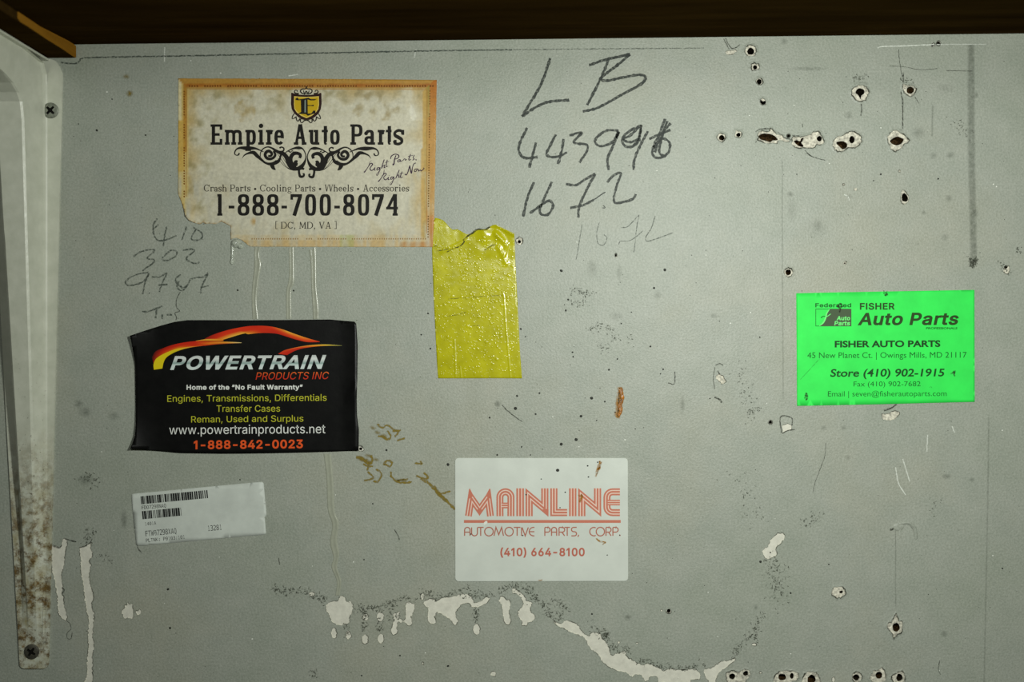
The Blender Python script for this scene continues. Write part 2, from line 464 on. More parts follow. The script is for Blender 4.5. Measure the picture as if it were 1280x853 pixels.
# letter outlines (advance | contours), thousandths of the size
LETTERS = {}
LETTERS['A'] = '''(273|90,244 109,364 145,477 177,539 236,539 179,390 152,241 155,145 188,16 236,-96 177,-96 128,4 99,106 92,156
)273|37,-96 86,18 113,116 122,207 112,313 69,466 37,539 97,539 142,441 173,323 184,207 182,156 174,104 144,3 97,-96
,188|38,-119 68,71 137,71 84,-119
-453|337,244 337,188 114,188 114,244
.188|83,-3 55,18 51,53 63,73 83,85 107,85 128,73 140,53 140,29 128,9 107,-3
0453|227,-7 191,-3 158,7 130,24 105,48 85,77 69,113 57,155 50,202 50,306 57,353 69,395 85,431 106,461 130,484 159,502 191,512 227,516 262,512 295,502 323,484 348,461 368,431 384,395 396,353 403,306 403,202 396,155 384,113 368,77 348,48 323,24 295,7 263,-3|250,52 271,60 306,92 320,116 338,176 344,254 338,332 320,393 290,435 271,449 250,457 227,460 203,457 182,449 163,435 134,393 115,332 109,254 115,176 134,116 147,92 182,60 203,52
1330|160,0 226,0 226,509 168,509 52,428 52,360 160,436
2453|64,0 64,47 294,298 316,341 319,389 308,419 287,441 258,455 224,460 188,454 159,438 139,413 128,381 127,362 66,362 68,391 86,442 121,482 168,507 225,516 281,507 306,497 346,465 372,423 379,398 377,336 363,299 294,209 153,57 389,57 389,0
3453|188,-5 133,10 108,22 70,57 48,104 44,132 109,132 118,100 137,76 165,59 219,50 258,55 291,69 315,93 328,125 328,163 316,196 292,223 275,234 229,246 157,248 157,299 288,448 288,452 70,452 70,509 372,509 372,461 211,278 211,289 247,290 279,286 308,276 333,262 354,244 371,222 391,173 390,116 383,90 354,45 309,12 251,-5
4453|40,105 40,158 247,509 311,509 109,163 413,163 413,105|282,0 282,318 343,318 343,0
6453|226,-7 168,3 119,31 84,74 66,130 65,187 80,239 112,302 252,509 322,509 151,261 145,261 184,302 235,314 265,312 316,295 355,262 370,240 387,187 387,127 368,73 333,30 310,14 257,-4|245,50 279,63 304,86 322,119 326,178 314,213 293,241 263,259 226,265 190,259 160,241 138,214 126,179 126,138 138,102 160,73 190,55 207,50
8453|193,-5 136,11 111,25 74,62 54,109 53,156 65,195 87,228 117,252 153,267 129,276 109,289 80,330 70,380 79,429 90,450 124,485 170,508 226,516 282,508 328,485 361,450 373,429 382,380 372,330 343,289 300,265 335,252 365,228 387,195 399,156 398,109 391,84 362,42 317,11 259,-5|248,50 285,60 313,79 331,106 337,139 330,173 312,202 283,223 247,234 206,234 169,223 140,202 122,173 115,139 121,106 139,79 167,60 205,50|260,294 287,308 307,330 318,359 318,392 308,420 288,442 244,459 208,459 164,442 138,407 134,359 145,330 165,308 193,294 209,291
A468|8,0 78,0 128,142 340,142 390,0 460,0 272,509 196,509|148,198 320,198 234,438
C510|225,-3 186,7 150,25 119,49 92,79 70,115 53,157 44,203 40,254 44,305 53,352 70,393 92,429 119,459 150,484 186,501 225,512 267,516 317,511 362,496 402,471 435,438 459,397 473,348 408,348 389,395 344,437 300,453 267,456 237,453 209,445 184,432 161,414 141,391 125,364 113,332 103,254 113,177 125,145 141,117 161,94 184,76 210,63 267,53 330,65 369,90 397,128 408,160 473,160 459,112 435,71 383,24 317,-2 293,-6
D502|96,0 96,57 254,60 288,68 318,81 343,99 363,122 379,149 397,216 397,294 379,361 364,388 344,410 320,428 291,441 258,449 93,452 93,509 225,509 273,505 315,495 353,478 385,455 412,426 433,391 449,351 458,306 462,255 458,205 449,159 433,119 411,83 384,54 351,31 312,14 268,3|125,509 125,0 60,0 60,509
E419|60,0 60,509 372,509 372,452 125,452 125,286 355,286 355,229 125,229 125,57 375,57 375,0
F410|60,0 60,509 369,509 369,452 125,452 125,278 346,278 346,221 125,221 125,0
H517|60,0 60,509 125,509 125,289 392,289 392,509 457,509 457,0 392,0 392,232 125,232 125,0
I190|62,0 128,0 128,509 62,509
N523|60,0 60,509 136,509 414,55 405,54 399,195 399,509 463,509 463,0 387,0 108,452 119,454 125,291 125,0
O533|267,-7 225,-3 186,7 150,25 119,49 92,79 70,115 53,157 44,203 40,254 44,305 53,352 70,393 92,429 119,459 150,484 186,501 225,512 267,516 309,512 348,501 384,484 415,459 442,429 464,393 480,352 490,305 493,254 490,203 480,157 464,115 442,79 415,49 384,25 348,7 309,-3|296,55 324,63 349,76 392,116 408,144 420,176 428,213 428,295 408,365 392,392 372,415 349,433 324,446 267,456 237,453 184,433 161,415 125,364 113,332 103,254 113,176 125,144 161,94 184,76 210,63 237,55
P445|60,0 60,509 272,506 305,499 356,471 390,430 407,377 407,318 390,265 356,223 305,195 272,188 109,186 109,242 257,244 297,256 324,279 339,310 343,367 333,402 312,428 279,446 232,452 125,452 125,0
R449|60,0 60,509 273,506 305,500 333,489 376,455 401,408 409,352 401,296 376,250 333,217 305,206 236,198 96,198 96,255 258,256 298,267 325,287 340,316 344,371 334,405 313,430 298,440 258,451 125,452 125,0|353,0 230,229 303,229 428,0
S447|188,-7 128,9 102,23 64,60 42,109 38,137 104,137 114,102 136,76 166,59 224,49 267,54 303,69 329,92 344,122 344,154 332,179 296,205 145,253 112,269 86,289 67,313 56,341 52,372 54,400 62,425 92,468 138,498 195,514 259,514 316,498 360,468 390,427 398,403 401,378 337,378 332,402 320,421 302,437 280,449 225,459 185,454 152,440 129,418 117,391 117,359 131,334 169,308 312,264 359,238 395,198 407,161 406,112 399,87 370,43 349,25 294,0 261,-7
T449|32,452 32,509 417,509 417,452 257,452 257,0 193,0 193,452
U517|220,-6 186,2 154,15 126,33 103,55 71,108 63,140 60,173 60,509 124,509 126,155 141,113 169,80 208,59 232,53 285,53 331,68 364,95 377,113 391,155 393,509 457,509 457,173 454,140 446,108 433,80 391,33 363,15 332,2 297,-6
W686|155,0 16,509 82,509 197,40 189,40 224,196 306,509 380,509 497,40 488,40 523,196 603,509 670,509 530,0 455,0 336,475 350,475 318,323 230,0
a389|137,-7 94,5 60,29 38,63 30,108 36,146 53,174 92,200 265,235 274,246 272,285 260,307 227,327 178,330 137,316 104,283 100,274 41,291 64,331 95,358 153,380 223,382 271,369 300,350 322,320 335,278 337,0 277,0 277,52 272,52 242,16 199,-4|211,51 242,68 263,93 274,122 276,190 134,159 103,139 93,118 96,82 109,64 142,48 156,46
c396|174,-5 144,3 117,16 72,58 56,85 44,116 34,187 44,260 56,291 72,318 117,360 144,374 174,382 226,384 291,364 330,335 362,277 303,262 278,304 231,328 184,328 145,310 118,278 102,236 96,187 108,117 130,80 163,55 207,46 253,55 292,89 304,117 363,102 341,56 306,21 261,-1 226,-7
d424|165,-6 111,16 89,34 70,57 43,116 36,151 36,227 43,261 70,320 112,361 137,374 165,382 218,383 253,373 306,319 311,319 311,509 372,509 372,0 313,0 313,59 307,59 266,12 236,-3 217,-7|226,49 263,65 290,95 306,138 312,189 300,263 278,299 246,322 205,330 162,322 130,298 108,261 96,189 102,139 118,97 145,66 162,55 182,49
e404|177,-5 145,3 117,16 92,35 72,58 56,85 44,116 34,187 36,224 55,290 71,317 91,340 115,359 142,373 172,382 246,380 285,366 319,341 347,305 365,256 371,169 75,169 75,221 338,221 310,202 298,269 277,301 246,323 205,330 164,323 131,301 109,270 97,231 98,151 110,106 135,73 169,53 212,46 265,58 294,82 306,105 365,91 348,55 320,26 283,4 237,-7
f254|228,379 228,327 6,327 6,379|81,0 82,452 96,486 120,510 169,529 243,521 227,468 195,474 164,468 147,449 142,419 142,0
g425|156,-146 114,-132 82,-110 59,-84 51,-69 101,-41 142,-82 187,-96 236,-95 261,-87 282,-75 298,-58 308,-34 311,68 306,68 266,23 217,6 165,7 138,14 90,43 55,90 43,120 36,154 36,229 43,263 71,320 112,361 138,374 166,382 218,383 253,373 308,319 313,319 313,379 372,379 370,-40 363,-67 334,-109 291,-136 237,-149|227,61 264,75 290,103 307,142 311,219 300,264 279,299 247,322 205,330 163,322 130,298 109,262 98,218 98,167 109,123 131,88 163,66 183,61
h410|114,0 53,0 53,509 114,509 114,287 102,287 116,319 132,344 152,362 200,382 252,383 295,369 328,340 341,321 355,271 357,0 296,0 296,235 286,286 273,304 256,318 235,326 192,328 161,317 136,297 119,266 115,248
i167|53,0 53,379 114,379 114,0|73,444 47,463 41,483 47,504 73,522 95,522 114,512 125,494 125,472 105,448 95,444
l172|56,0 116,0 116,528 56,528
m610|53,0 53,379 112,379 112,295 108,295 122,331 144,358 187,382 219,386 245,383 268,375 287,361 303,342 321,295 312,295 326,329 350,356 381,375 417,385 458,385 497,372 529,346 550,307 557,255 557,0 496,0 496,254 493,279 485,298 473,313 438,329 387,326 353,302 336,263 335,0 274,0 272,280 265,297 238,322 199,330 171,326 145,312 126,289 115,257 114,0
n410|114,0 53,0 53,379 112,379 112,287 102,287 116,319 132,344 152,362 200,382 252,383 295,369 328,340 341,321 355,271 357,0 296,0 296,235 286,286 273,304 256,318 235,326 192,328 161,317 136,297 119,266 115,248
o415|207,-8 174,-5 144,3 117,16 72,58 56,85 44,116 34,187 44,260 56,291 72,318 117,360 144,374 174,382 241,382 271,374 299,360 323,341 343,318 359,291 379,225 379,150 359,85 343,58 323,35 299,16 271,3 241,-5|207,46 252,55 285,80 307,117 318,163 318,212 307,258 285,296 252,321 231,328 184,328 145,310 118,278 102,236 96,187 108,117 130,80 163,55
p424|53,-143 53,379 112,379 112,319 118,319 158,364 188,379 229,384 259,382 287,374 313,361 354,320 370,293 388,227 388,151 370,84 355,57 336,34 313,16 260,-6 208,-7 159,12 118,59 114,59 114,-143|242,49 262,55 294,80 316,117 327,163 327,215 316,261 295,298 262,322 220,330 178,322 147,299 125,263 114,216 114,162 125,115 147,78 179,55 198,49
r259|53,0 53,379 112,379 112,321 137,354 171,377 243,384 241,323 190,324 159,315 135,296 119,269 114,237 114,0
s365|157,-7 112,3 76,24 50,54 36,94 94,107 111,72 124,60 160,47 206,47 244,62 258,74 268,103 262,126 243,144 118,180 92,192 72,208 58,227 50,249 49,295 65,332 95,360 137,378 187,384 234,379 271,363 299,339 318,308 324,290 268,277 254,304 228,325 187,333 147,326 119,305 111,292 110,264 124,243 172,223 261,200 287,187 320,153 328,131 329,85 323,65 298,31 260,6 210,-7
t227|204,379 204,327 6,327 6,379|65,471 126,471 127,83 136,61 156,51 202,54 213,2 168,-4 138,-1 113,7 92,21 77,41 68,64 65,93
u410|158,-3 115,11 82,39 60,82 54,109 53,379 114,379 116,117 124,94 137,75 154,61 175,53 218,51 249,62 274,83 290,113 296,153 296,379 357,379 357,0 298,0 298,92 307,92 294,60 277,35 257,17 209,-3
w567|138,0 23,379 87,379 175,41 165,41 206,214 252,379 316,379 402,41 391,41 480,379 545,379 429,0 368,0 277,338 291,338 199,0
y389|47,-139 61,-86 104,-89 130,-74 151,-36 163,-1 17,379 84,379 206,21 184,21 224,155 305,379 371,379 196,-77 177,-107 139,-136
“300|52,318 104,509 151,509 121,318|175,318 228,509 274,509 244,318
”300|52,318 82,509 151,509 98,318|175,318 205,509 274,509 222,318'''
LETTERS['M'] = '''/429|310,520 376,520 102,-66 36,-66
0429|168,261 172,279 182,294 196,305 214,308 232,305 247,294 258,279 261,261 258,243 247,228 232,218 214,214 196,218 181,228 171,243|214,474 172,460 141,421 123,354 117,259 123,165 141,99 172,59 214,46 258,59 288,99 306,165 312,259 306,354 288,421 258,460|214,529 288,512 340,461 372,376 383,259 372,143 340,58 288,7 214,-10 141,7 89,58 57,143 46,259 57,376 89,461 141,512
1429|94,59 203,59 203,456 86,430 86,494 203,520 273,520 273,59 381,59 381,0 94,0
2429|130,59 369,59 369,0 53,0 53,59 234,255 281,323 290,350 293,377 287,416 268,445 237,464 197,470 131,459 57,424 57,495 128,521 196,529 265,519 319,489 354,442 365,382 361,349 350,315 329,280
3429|270,278 315,259 349,230 369,191 376,143 364,79 327,31 270,0 194,-10 121,-3 48,16 48,86 118,58 186,49 237,56 275,75 298,107 306,150 298,191 275,222 239,242 191,249 138,249 138,307 191,307 234,312 267,328 287,353 294,387 288,423 269,449 238,465 197,470 133,463 63,442 63,507 169,528 197,529 265,520 318,491 352,447 364,390 358,351 340,319 310,294
4429|256,456 92,181 256,181|244,520 326,520 326,181 395,181 395,124 326,124 326,0 256,0 256,124 36,124 36,190
7429|48,520 376,520 376,490 190,0 116,0 297,461 48,461
8429|214,247 173,240 142,221 123,189 116,146 123,104 142,72 173,52 214,45 256,51 287,71 307,103 313,146 307,189 287,220 256,240|153,276 113,293 83,319 64,353 58,394 68,450 100,493 150,520 214,529 280,520 329,493 361,450 372,394 365,353 346,319 316,293 276,276 322,259 356,230 377,190 384,140 372,77 339,30 285,0 214,-10 144,0 90,29 57,77 46,139 53,189 73,230 107,259|128,388 133,351 150,324 177,308 214,302 252,308 279,324 296,351 302,388 296,425 279,453 252,469 214,475 177,469 150,452 133,425
9429|208,231 248,239 278,263 297,301 304,352 297,403 278,442 248,466 208,474 167,467 137,443 119,405 114,352 119,299 137,261 166,238|82,11 82,76 129,56 180,49 239,62 282,99 307,162 316,248 296,217 270,194 238,180 202,175 135,187 85,222 55,278 44,353 55,428 87,483 138,518 206,529 285,513 339,464 370,380 381,259 368,144 330,59 268,7 183,-10 132,-5
:429|170,370 258,370 258,265 170,265|170,106 258,106 258,0 170,0
A429|214,458 140,192 289,192|172,520 257,520 416,0 344,0 305,135 123,135 86,0 13,0
D429|152,58 227,69 276,101 302,163 311,259 302,357 276,418 227,451 152,462 118,462 118,58|153,520 257,504 329,456 371,376 385,259 371,144 329,63 257,16 153,0 48,0 48,520
F429|81,520 387,520 387,461 152,461 152,307 365,307 365,248 152,248 152,0 81,0
K429|48,520 118,520 118,289 338,520 421,520 218,307 427,0 342,0 172,260 118,203 118,0 48,0
L429|75,520 146,520 146,59 397,59 397,0 75,0
N429|48,520 138,520 313,92 313,520 381,520 381,0 292,0 116,428 116,0 48,0
O429|315,259 309,358 292,423 261,460 214,472 169,460 138,423 120,358 114,259 120,161 138,96 169,59 214,47 261,59 292,96 309,161|389,259 378,141 346,57 291,7 214,-10 138,7 84,56 51,140 41,259 51,378 84,462 138,513 214,529 291,513 346,462 378,378
P429|139,462 139,267 220,267 264,273 296,292 317,323 324,365 317,406 297,436 264,456 220,462|69,520 220,520 297,510 352,480 386,432 397,365 386,297 353,248 297,219 220,209 139,209 139,0 69,0
Q429|225,-9 214,-10 138,7 84,57 51,141 41,259 51,378 84,462 138,513 214,529 291,513 346,462 378,378 389,259 383,167 365,95 335,41 292,7 362,-59 310,-94|315,259 309,358 292,423 261,460 214,472 169,460 138,423 120,358 114,259 120,161 138,96 169,59 214,47 261,59 292,96 309,161
T429|16,520 413,520 413,461 250,461 250,0 180,0 180,461 16,461
W429|0,520 69,520 118,98 178,377 251,377 311,97 361,520 429,520 352,0 285,0 214,309 144,0 78,0
X429|30,520 106,520 220,324 336,520 412,520 256,275 423,0 347,0 220,224 82,0 6,0 180,275'''
_let = {}
def letter(font, ch, bold=0.0):
    """filled outline of one letter: points, triangles, advance"""
    if (font, ch, bold) in _let:
        return _let[font, ch, bold]
    for row in LETTERS[font].split('\n'):
        if row[0] == ch:
            parts = row[1:].split('|')
            break
    else:
        raise KeyError(ch)
    cons = [[tuple(int(v) / 1000 for v in q.split(',')) for q in c.split(' ')] for c in parts[1:] if c]
    if bold:
        fat, signs = [], []
        for c in cons:
            depth = sum(bool(inside(k, np.array([c[0][0] + 1e-5]), np.array([c[0][1] + 1.3e-5]))[0]) for k in cons if k is not c)
            A = sum(c[i - 1][0] * c[i][1] - c[i][0] * c[i - 1][1] for i in range(len(c)))
            sgn = (1 if A > 0 else -1) * (-1 if depth % 2 else 1)
            q = []
            for i in range(len(c)):
                p0, p1, p2_ = Vector(c[i - 1]), Vector(c[i]), Vector(c[(i + 1) % len(c)])
                d0, d1 = (p1 - p0).normalized(), (p2_ - p1).normalized()
                n0, n1 = Vector((d0.y, -d0.x)), Vector((d1.y, -d1.x))
                m = n0 + n1
                m = m.normalized() if m.length > 1e-3 else n0
                q.append(tuple(p1 + m * (sgn * bold / max(.5, m.dot(n0)))))
            fat.append(q)
            signs.append((1 if A > 0 else -1) * (-1 if depth % 2 else 1))
        cons = fat
    co, E = [], []
    for c in cons:
        n = len(co)
        co += [Vector(q) for q in c]
        E += [(n + i, n + (i + 1) % len(c)) for i in range(len(c))]
    r = geometry.delaunay_2d_cdt(co, E, [], 0, 1e-6)
    V = np.array([(v.x, v.y) for v in r[0]])
    cen = np.array([V[list(f)].mean(axis=0) for f in r[2]])
    if bold:                                   # non-zero winding: thickened outlines may cross themselves
        wn = np.zeros(len(cen))
        for c, sg in zip(cons, signs):
            for i in range(len(c)):
                (xa, ya), (xb, yb) = c[i - 1], c[i]
                left = (xb - xa) * (cen[:, 1] - ya) - (cen[:, 0] - xa) * (yb - ya)
                wn += sg * (((ya <= cen[:, 1]) & (yb > cen[:, 1]) & (left > 0)).astype(int) - ((yb <= cen[:, 1]) & (ya > cen[:, 1]) & (left < 0)).astype(int))
        odd = wn > 0
    else:
        odd = np.zeros(len(cen), bool)
        for c in cons:
            odd ^= inside(c, cen[:, 0], cen[:, 1])
    _let[font, ch, bold] = (V, [list(f) for f, k in zip(r[2], odd) if k], int(parts[0]) / 1000)
    return _let[font, ch, bold]
def text_mesh(font, s, bold=0.0):
    X, F, x = [], [], 0.0
    for ch in s:
        if ch == ' ':
            x += 0.20
            continue
        V, f, adv = letter(font, ch, bold)
        adv += bold * 1.3
        n = sum(len(v) for v in X)
        X.append(V + np.array([x, 0.0]))
        F += [[i + n for i in t] for t in f]
        x += adv
    return np.vstack(X), F

# --- lettering -------------------------------------------------------------
_font = bpy.data.curves.new('lettering', 'FONT')
_font_o = bpy.data.objects.new('lettering', _font)
C.objects.link(_font_o)
def glyph_mesh(s, bold=0.0):
    _font.body = s
    _font.offset = bold
    _font.resolution_u = 4
    bpy.context.view_layer.update()
    dg = bpy.context.evaluated_depsgraph_get()
    me = bpy.data.meshes.new_from_object(_font_o.evaluated_get(dg))
    V = np.array([(v.co.x, v.co.y) for v in me.vertices])
    F = [list(p.vertices) for p in me.polygons]
    bpy.data.meshes.remove(me)
    return V, F
_cap = {}
def capline(bold):
    if bold not in _cap:
        V, F = glyph_mesh('H', bold)
        _cap[bold] = (V[:, 1].min(), V[:, 1].max())
    return _cap[bold]
def lettering(mb, s, x0, x1, yt, yb, bold=0.0, shear=0.0, slope=0.0, col=(1, 1, 1, 1), colf=None, font=None):
    """text from x0 to x1, capitals from yt down to the baseline yb (at x0); slope = dy/dx of the baseline"""
    if font:
        V, F = text_mesh('M' if font == 'M' else 'A', s, {'A': 0.0, 'B': 0.026, 'M': 0.0}[font])
        c0, c1 = (-.026, .535) if font == 'B' else (0.0, .509)
        if font == 'M':
            c0, c1 = 0.0, letter('M', '1')[0][:, 1].max()
    else:
        V, F = glyph_mesh(s, bold)
        c0, c1 = capline(bold)
    y = (V[:, 1] - c0) / (c1 - c0)
    hgt = yb - yt
    x = V[:, 0].copy()
    lo, hi = x.min(), x.max()
    # find the width scale that makes the sheared text fit exactly
    sx = (x1 - x0) / (hi - lo)
    for _ in range(4):
        X = x * sx + y * hgt * shear
        sx *= (x1 - x0) / (X.max() - X.min())
    X = x * sx + y * hgt * shear
    X += x0 - X.min()
    Y = yb - y * hgt + (X - x0) * slope
    b = len(mb.v)
    o = (mb.k % 9) * 1.3e-6
    mb.k += 1
    for i in range(len(X)):
        mb.vert(X[i], Y[i], mb.H(X[i], Y[i]) + o, colf(X[i], Y[i]) if colf else col)
    for f in F:
        mb.f.append([b + i for i in f]); mb.mi.append(0)

# serif and slab letters drawn from stems, hairlines and rings -----------------
def rect(x0, y0, x1, y1):
    return [(x0, y0), (x1, y0), (x1, y1), (x0, y1)]
def seg(x0, y0, x1, y1, w):
    dx, dy = x1 - x0, y1 - y0
    l = math.hypot(dx, dy)
    nx, ny = -dy / l * w / 2, dx / l * w / 2
    return [(x0 + nx, y0 + ny), (x0 - nx, y0 - ny), (x1 - nx, y1 - ny), (x1 + nx, y1 + ny)]
def ring(cx, cy, rx, ry, a0, a1, tv, th, n=2.0):
    k = max(4, int(abs(a1 - a0) / 12))
    def pt(r1, r2, a):
        c, s = math.cos(math.radians(a)), math.sin(math.radians(a))
        return (cx + r1 * math.copysign(abs(c) ** (2 / n), c), cy + r2 * math.copysign(abs(s) ** (2 / n), s))
    out = []
    for j in range(k):
        a, b = a0 + (a1 - a0) * j / k, a0 + (a1 - a0) * (j + 1) / k
        out.append([pt(rx, ry, a), pt(rx, ry, b), pt(rx - tv, ry - th, b), pt(rx - tv, ry - th, a)])
    return out
def dot(cx, cy, r):
    return [(cx + r * math.cos(i * math.pi / 6), cy + r * math.sin(i * math.pi / 6)) for i in range(12)]
def curve_stroke(pts, step=0.8):
    P = catmull(pts, step)
    X = np.array([(p[0], p[1]) for p in P]); w = np.array([p[2] for p in P])
    T = np.gradient(X, axis=0); T /= np.maximum(np.linalg.norm(T, axis=1), 1e-6)[:, None]
    N = np.c_[-T[:, 1], T[:, 0]] * (w / 2)[:, None]
    return [[tuple(X[i] + N[i]), tuple(X[i + 1] + N[i + 1]), tuple(X[i + 1] - N[i + 1]), tuple(X[i] - N[i])] for i in range(len(X) - 1)]

def serif_glyph(ch, w, p):
    H, X, st, ha, sl, sh, n = p['H'], p['X'], p['st'], p['ha'], p['sl'], p['sh'], p.get('n', 2.0)
    L = []
    def foot(x, y0=0):
        L.append(rect(x - sl, y0, x + st + sl, y0 + sh))
    def flag(x, y):
        L.append(rect(x - sl, y - sh, x + st * .5, y))
    def stem(x, y0, y1):
        L.append(rect(x, y0, x + st, y1))
    if ch == 'E':
        stem(sl, 0, H); L.append(rect(0, H - sh, w, H)); L.append(rect(0, 0, w, sh))
        L.append(rect(w - ha, H - .27 * H, w, H)); L.append(rect(w - ha, 0, w, .29 * H))
        L.append(rect(sl, .5 * H - ha / 2, w - .22 * w, .5 * H + ha / 2))
    elif ch in 'mnhu':
        top = H if ch == 'h' else X
        if ch == 'm':
            xs = [sl, (w - st) / 2, w - sl - st]
        else:
            xs = [sl, w - sl - st]
        ry = .34 * X
        if ch == 'u':
            stem(xs[0], ry, X); stem(xs[1], 0, X); flag(xs[0], X); flag(xs[1], X)
            L.extend(ring((xs[0] + xs[1] + st) / 2, ry, (xs[1] + st - xs[0]) / 2, ry, 180, 360, st, ha, n))
            L.append(rect(xs[1], 0, xs[1] + st + sl, sh))
        else:
            stem(xs[0], 0, top); flag(xs[0], top); foot(xs[0])
            for a, b in zip(xs, xs[1:]):
                L.extend(ring((a + b + st) / 2, X - ry, (b + st - a) / 2, ry, 0, 165, st, ha * 1.1, n))
                stem(b, 0, X - ry); foot(b)
    elif ch == 'p':
        stem(sl, -.42 * X, X); flag(sl, X); foot(sl, -.42 * X)
        L.extend(ring(sl + (w - sl) / 2, X / 2, (w - sl) / 2, X / 2, -180, 180, st, ha, n))
    elif ch == 'i':
        x = (w - st) / 2
        stem(x, 0, X); flag(x, X); foot(x); L.append(dot(x + st / 2, X + (H - X) * .72, st * .68))
    elif ch == 'l':
        x = (w - st) / 2
        stem(x, 0, H); flag(x, H); foot(x)
    elif ch == 'r':
        stem(sl, 0, X); flag(sl, X); foot(sl)
        L.extend(ring(w * .72, X * .70, w - w * .72 + (w * .72 - sl) * .55, X * .30, 45, 170, st * .8, ha * 1.25, n))
        L.append(dot(w - st * .45, X * .80, st * .52))
    elif ch == 'e':
        L.extend(ring(w / 2, X / 2, w / 2, X / 2, -5, 320, st, ha, n))
        L.append(rect(st * .6, .47 * X, w - st * .3, .47 * X + ha * .85))
    elif ch == 'c':
        L.extend(ring(w / 2, X / 2, w / 2, X / 2, 45, 320, st, ha, n)); L.append(dot(w - st * .7, X * .78, st * .6))
    elif ch == 'o':
        L.extend(ring(w / 2, X / 2, w / 2, X / 2, 0, 360, st, ha, n))
    elif ch == 't':
        x = w * .28
        stem(x, .22 * X, X * 1.26); L.append(rect(-sl * .45, X - sh, w + sl * .35, X))
        L.extend(ring(x + w * .36, .24 * X, w * .36, .24 * X, 180, 320, st, ha, n))
    elif ch == 'a':
        x = w - sl - st
        L.extend(ring((x + st) / 2 + w * .03, X * .70, (x + st) / 2 - w * .03, X * .30, 0, 150, st, ha, n))
        stem(x, 0, X * .72); L.append(rect(x, 0, w, sh))
        L.extend(ring((x + st) / 2, X * .29, (x + st) / 2, X * .29, 0, 360, st * .95, ha, n))
        L.append(dot(w * .16, X * .76, st * .58))
    elif ch == 's':
        a, b = ha, st
        L.extend(curve_stroke([(w * .93, X * .72, a), (w * .86, X * .9, a), (w * .5, X * .955, a * 1.1), (w * .14, X * .82, b * .8), (w * .18, X * .62, b), (w * .5, X * .5, b * 1.1), (w * .82, X * .36, b), (w * .84, X * .16, b * .8), (w * .5, X * .05, a * 1.1), (w * .14, X * .10, a), (w * .07, X * .28, a)], step=max(.35, w * .07)))
        L.append(rect(w * .84, X * .66, w * .84 + ha, X)); L.append(rect(w * .04, 0, w * .04 + ha, X * .33))
    elif ch == 'g':
        L.extend(ring(w * .45, X * .66, w * .42, X * .34, 0, 360, st * .85, ha, n))
        L.extend(ring(w * .5, -.20 * X, w * .48, X * .24, 0, 360, ha * 1.2, ha, n))
        L.append(seg(w * .3, X * .34, w * .25, X * .0, ha)); L.append(rect(w * .78, X * .9, w, X))
    elif ch == 'A':
        L.append(seg(w * .18, 0, w * .47, H, ha * p.get('adiag', 1.0))); L.append(seg(w * .80, 0, w * .52, H, st))
        L.append(rect(w * .26, .28 * H, w * .74, .28 * H + ha))
        L.append(rect(0, 0, w * .36, sh)); L.append(rect(w * .62, 0, w, sh))
    elif ch == 'P':
        stem(sl, 0, H); foot(sl); L.append(rect(0, H - sh, w * .6, H)); L.append(rect(sl, .40 * H, w * .6, .40 * H + ha))
        L.extend(ring(w * .55, .70 * H, w * .45, .30 * H, -90, 90, st, ha, n))
    elif ch == 'C':
        L.extend(ring(w * .52, H / 2, w * .52, H / 2, 40, 320, st, ha, n)); L.append(rect(w * .9, H * .68, w * .9 + ha, H))
    elif ch == 'D':
        stem(sl, 0, H); L.append(rect(0, H - sh, w * .5, H)); L.append(rect(0, 0, w * .5, sh))
        L.extend(ring(w * .45, H / 2, w * .55, H / 2, -90, 90, st, ha, n))
    elif ch in 'VW':
        m = 1 if ch == 'V' else 2
        for i in range(m):
            a, b = w * i / m, w * (i + 1) / m
            q = (b - a)
            L.append(seg(a + q * .14, H, a + q * .5, 0, st)); L.append(seg(b - q * .12, H, a + q * .5, 0, ha))
            L.append(rect(a, H - sh, a + q * .36, H))
        L.append(rect(w - w / m * .30, H - sh, w, H))
    elif ch == 'M':
        L.append(seg(w * .13, 0, w * .17, H, ha)); L.append(seg(w * .84, 0, w * .82, H, st))
        L.append(seg(w * .17, H, w * .5, H * .1, st)); L.append(seg(w * .82, H, w * .5, H * .1, ha))
        L.append(rect(0, 0, w * .28, sh)); L.append(rect(w * .7, 0, w, sh))
    elif ch == '[':
        L.append(rect(0, -.05 * H, ha * 1.2, H * 1.12)); L.append(rect(0, H * 1.12 - ha, w, H * 1.12)); L.append(rect(0, -.05 * H, w, -.05 * H + ha))
    elif ch == ']':
        L.append(rect(w - ha * 1.2, -.05 * H, w, H * 1.12)); L.append(rect(0, H * 1.12 - ha, w, H * 1.12)); L.append(rect(0, -.05 * H, w, -.05 * H + ha))
    elif ch == ',':
        L.append(dot(w * .5, st * .5, st * .6)); L.append(seg(w * .6, st * .4, w * .35, -.18 * H, ha))
    elif ch == '*':
        L.append(dot(w * .5, X * .55, st * 1.25))
    elif ch == '1':
        x = (w - st) / 2
        stem(x, 0, H); L.append(rect(0, 0, w, sh)); L.append([(0, H - sh * 1.6), (x, H - sh * .7), (x + st * .5, H), (0, H)])
    elif ch == '8':
        L.extend(ring(w / 2, .745 * H, w * .475, .255 * H, 0, 360, st, ha, n)); L.extend(ring(w / 2, .27 * H, w / 2, .27 * H, 0, 360, st, ha, n))
    elif ch == '0':
        L.extend(ring(w / 2, H / 2, w / 2, H / 2, 0, 360, st, ha, n + .6))
    elif ch == '7':
        L.append(rect(0, H - ha * 1.1, w, H)); L.append(rect(0, H * .74, ha * .9, H)); L.append(seg(w - st * .55, H - ha, w * .32, 0, st * 1.05))
    elif ch == '4':
        x = w * .62
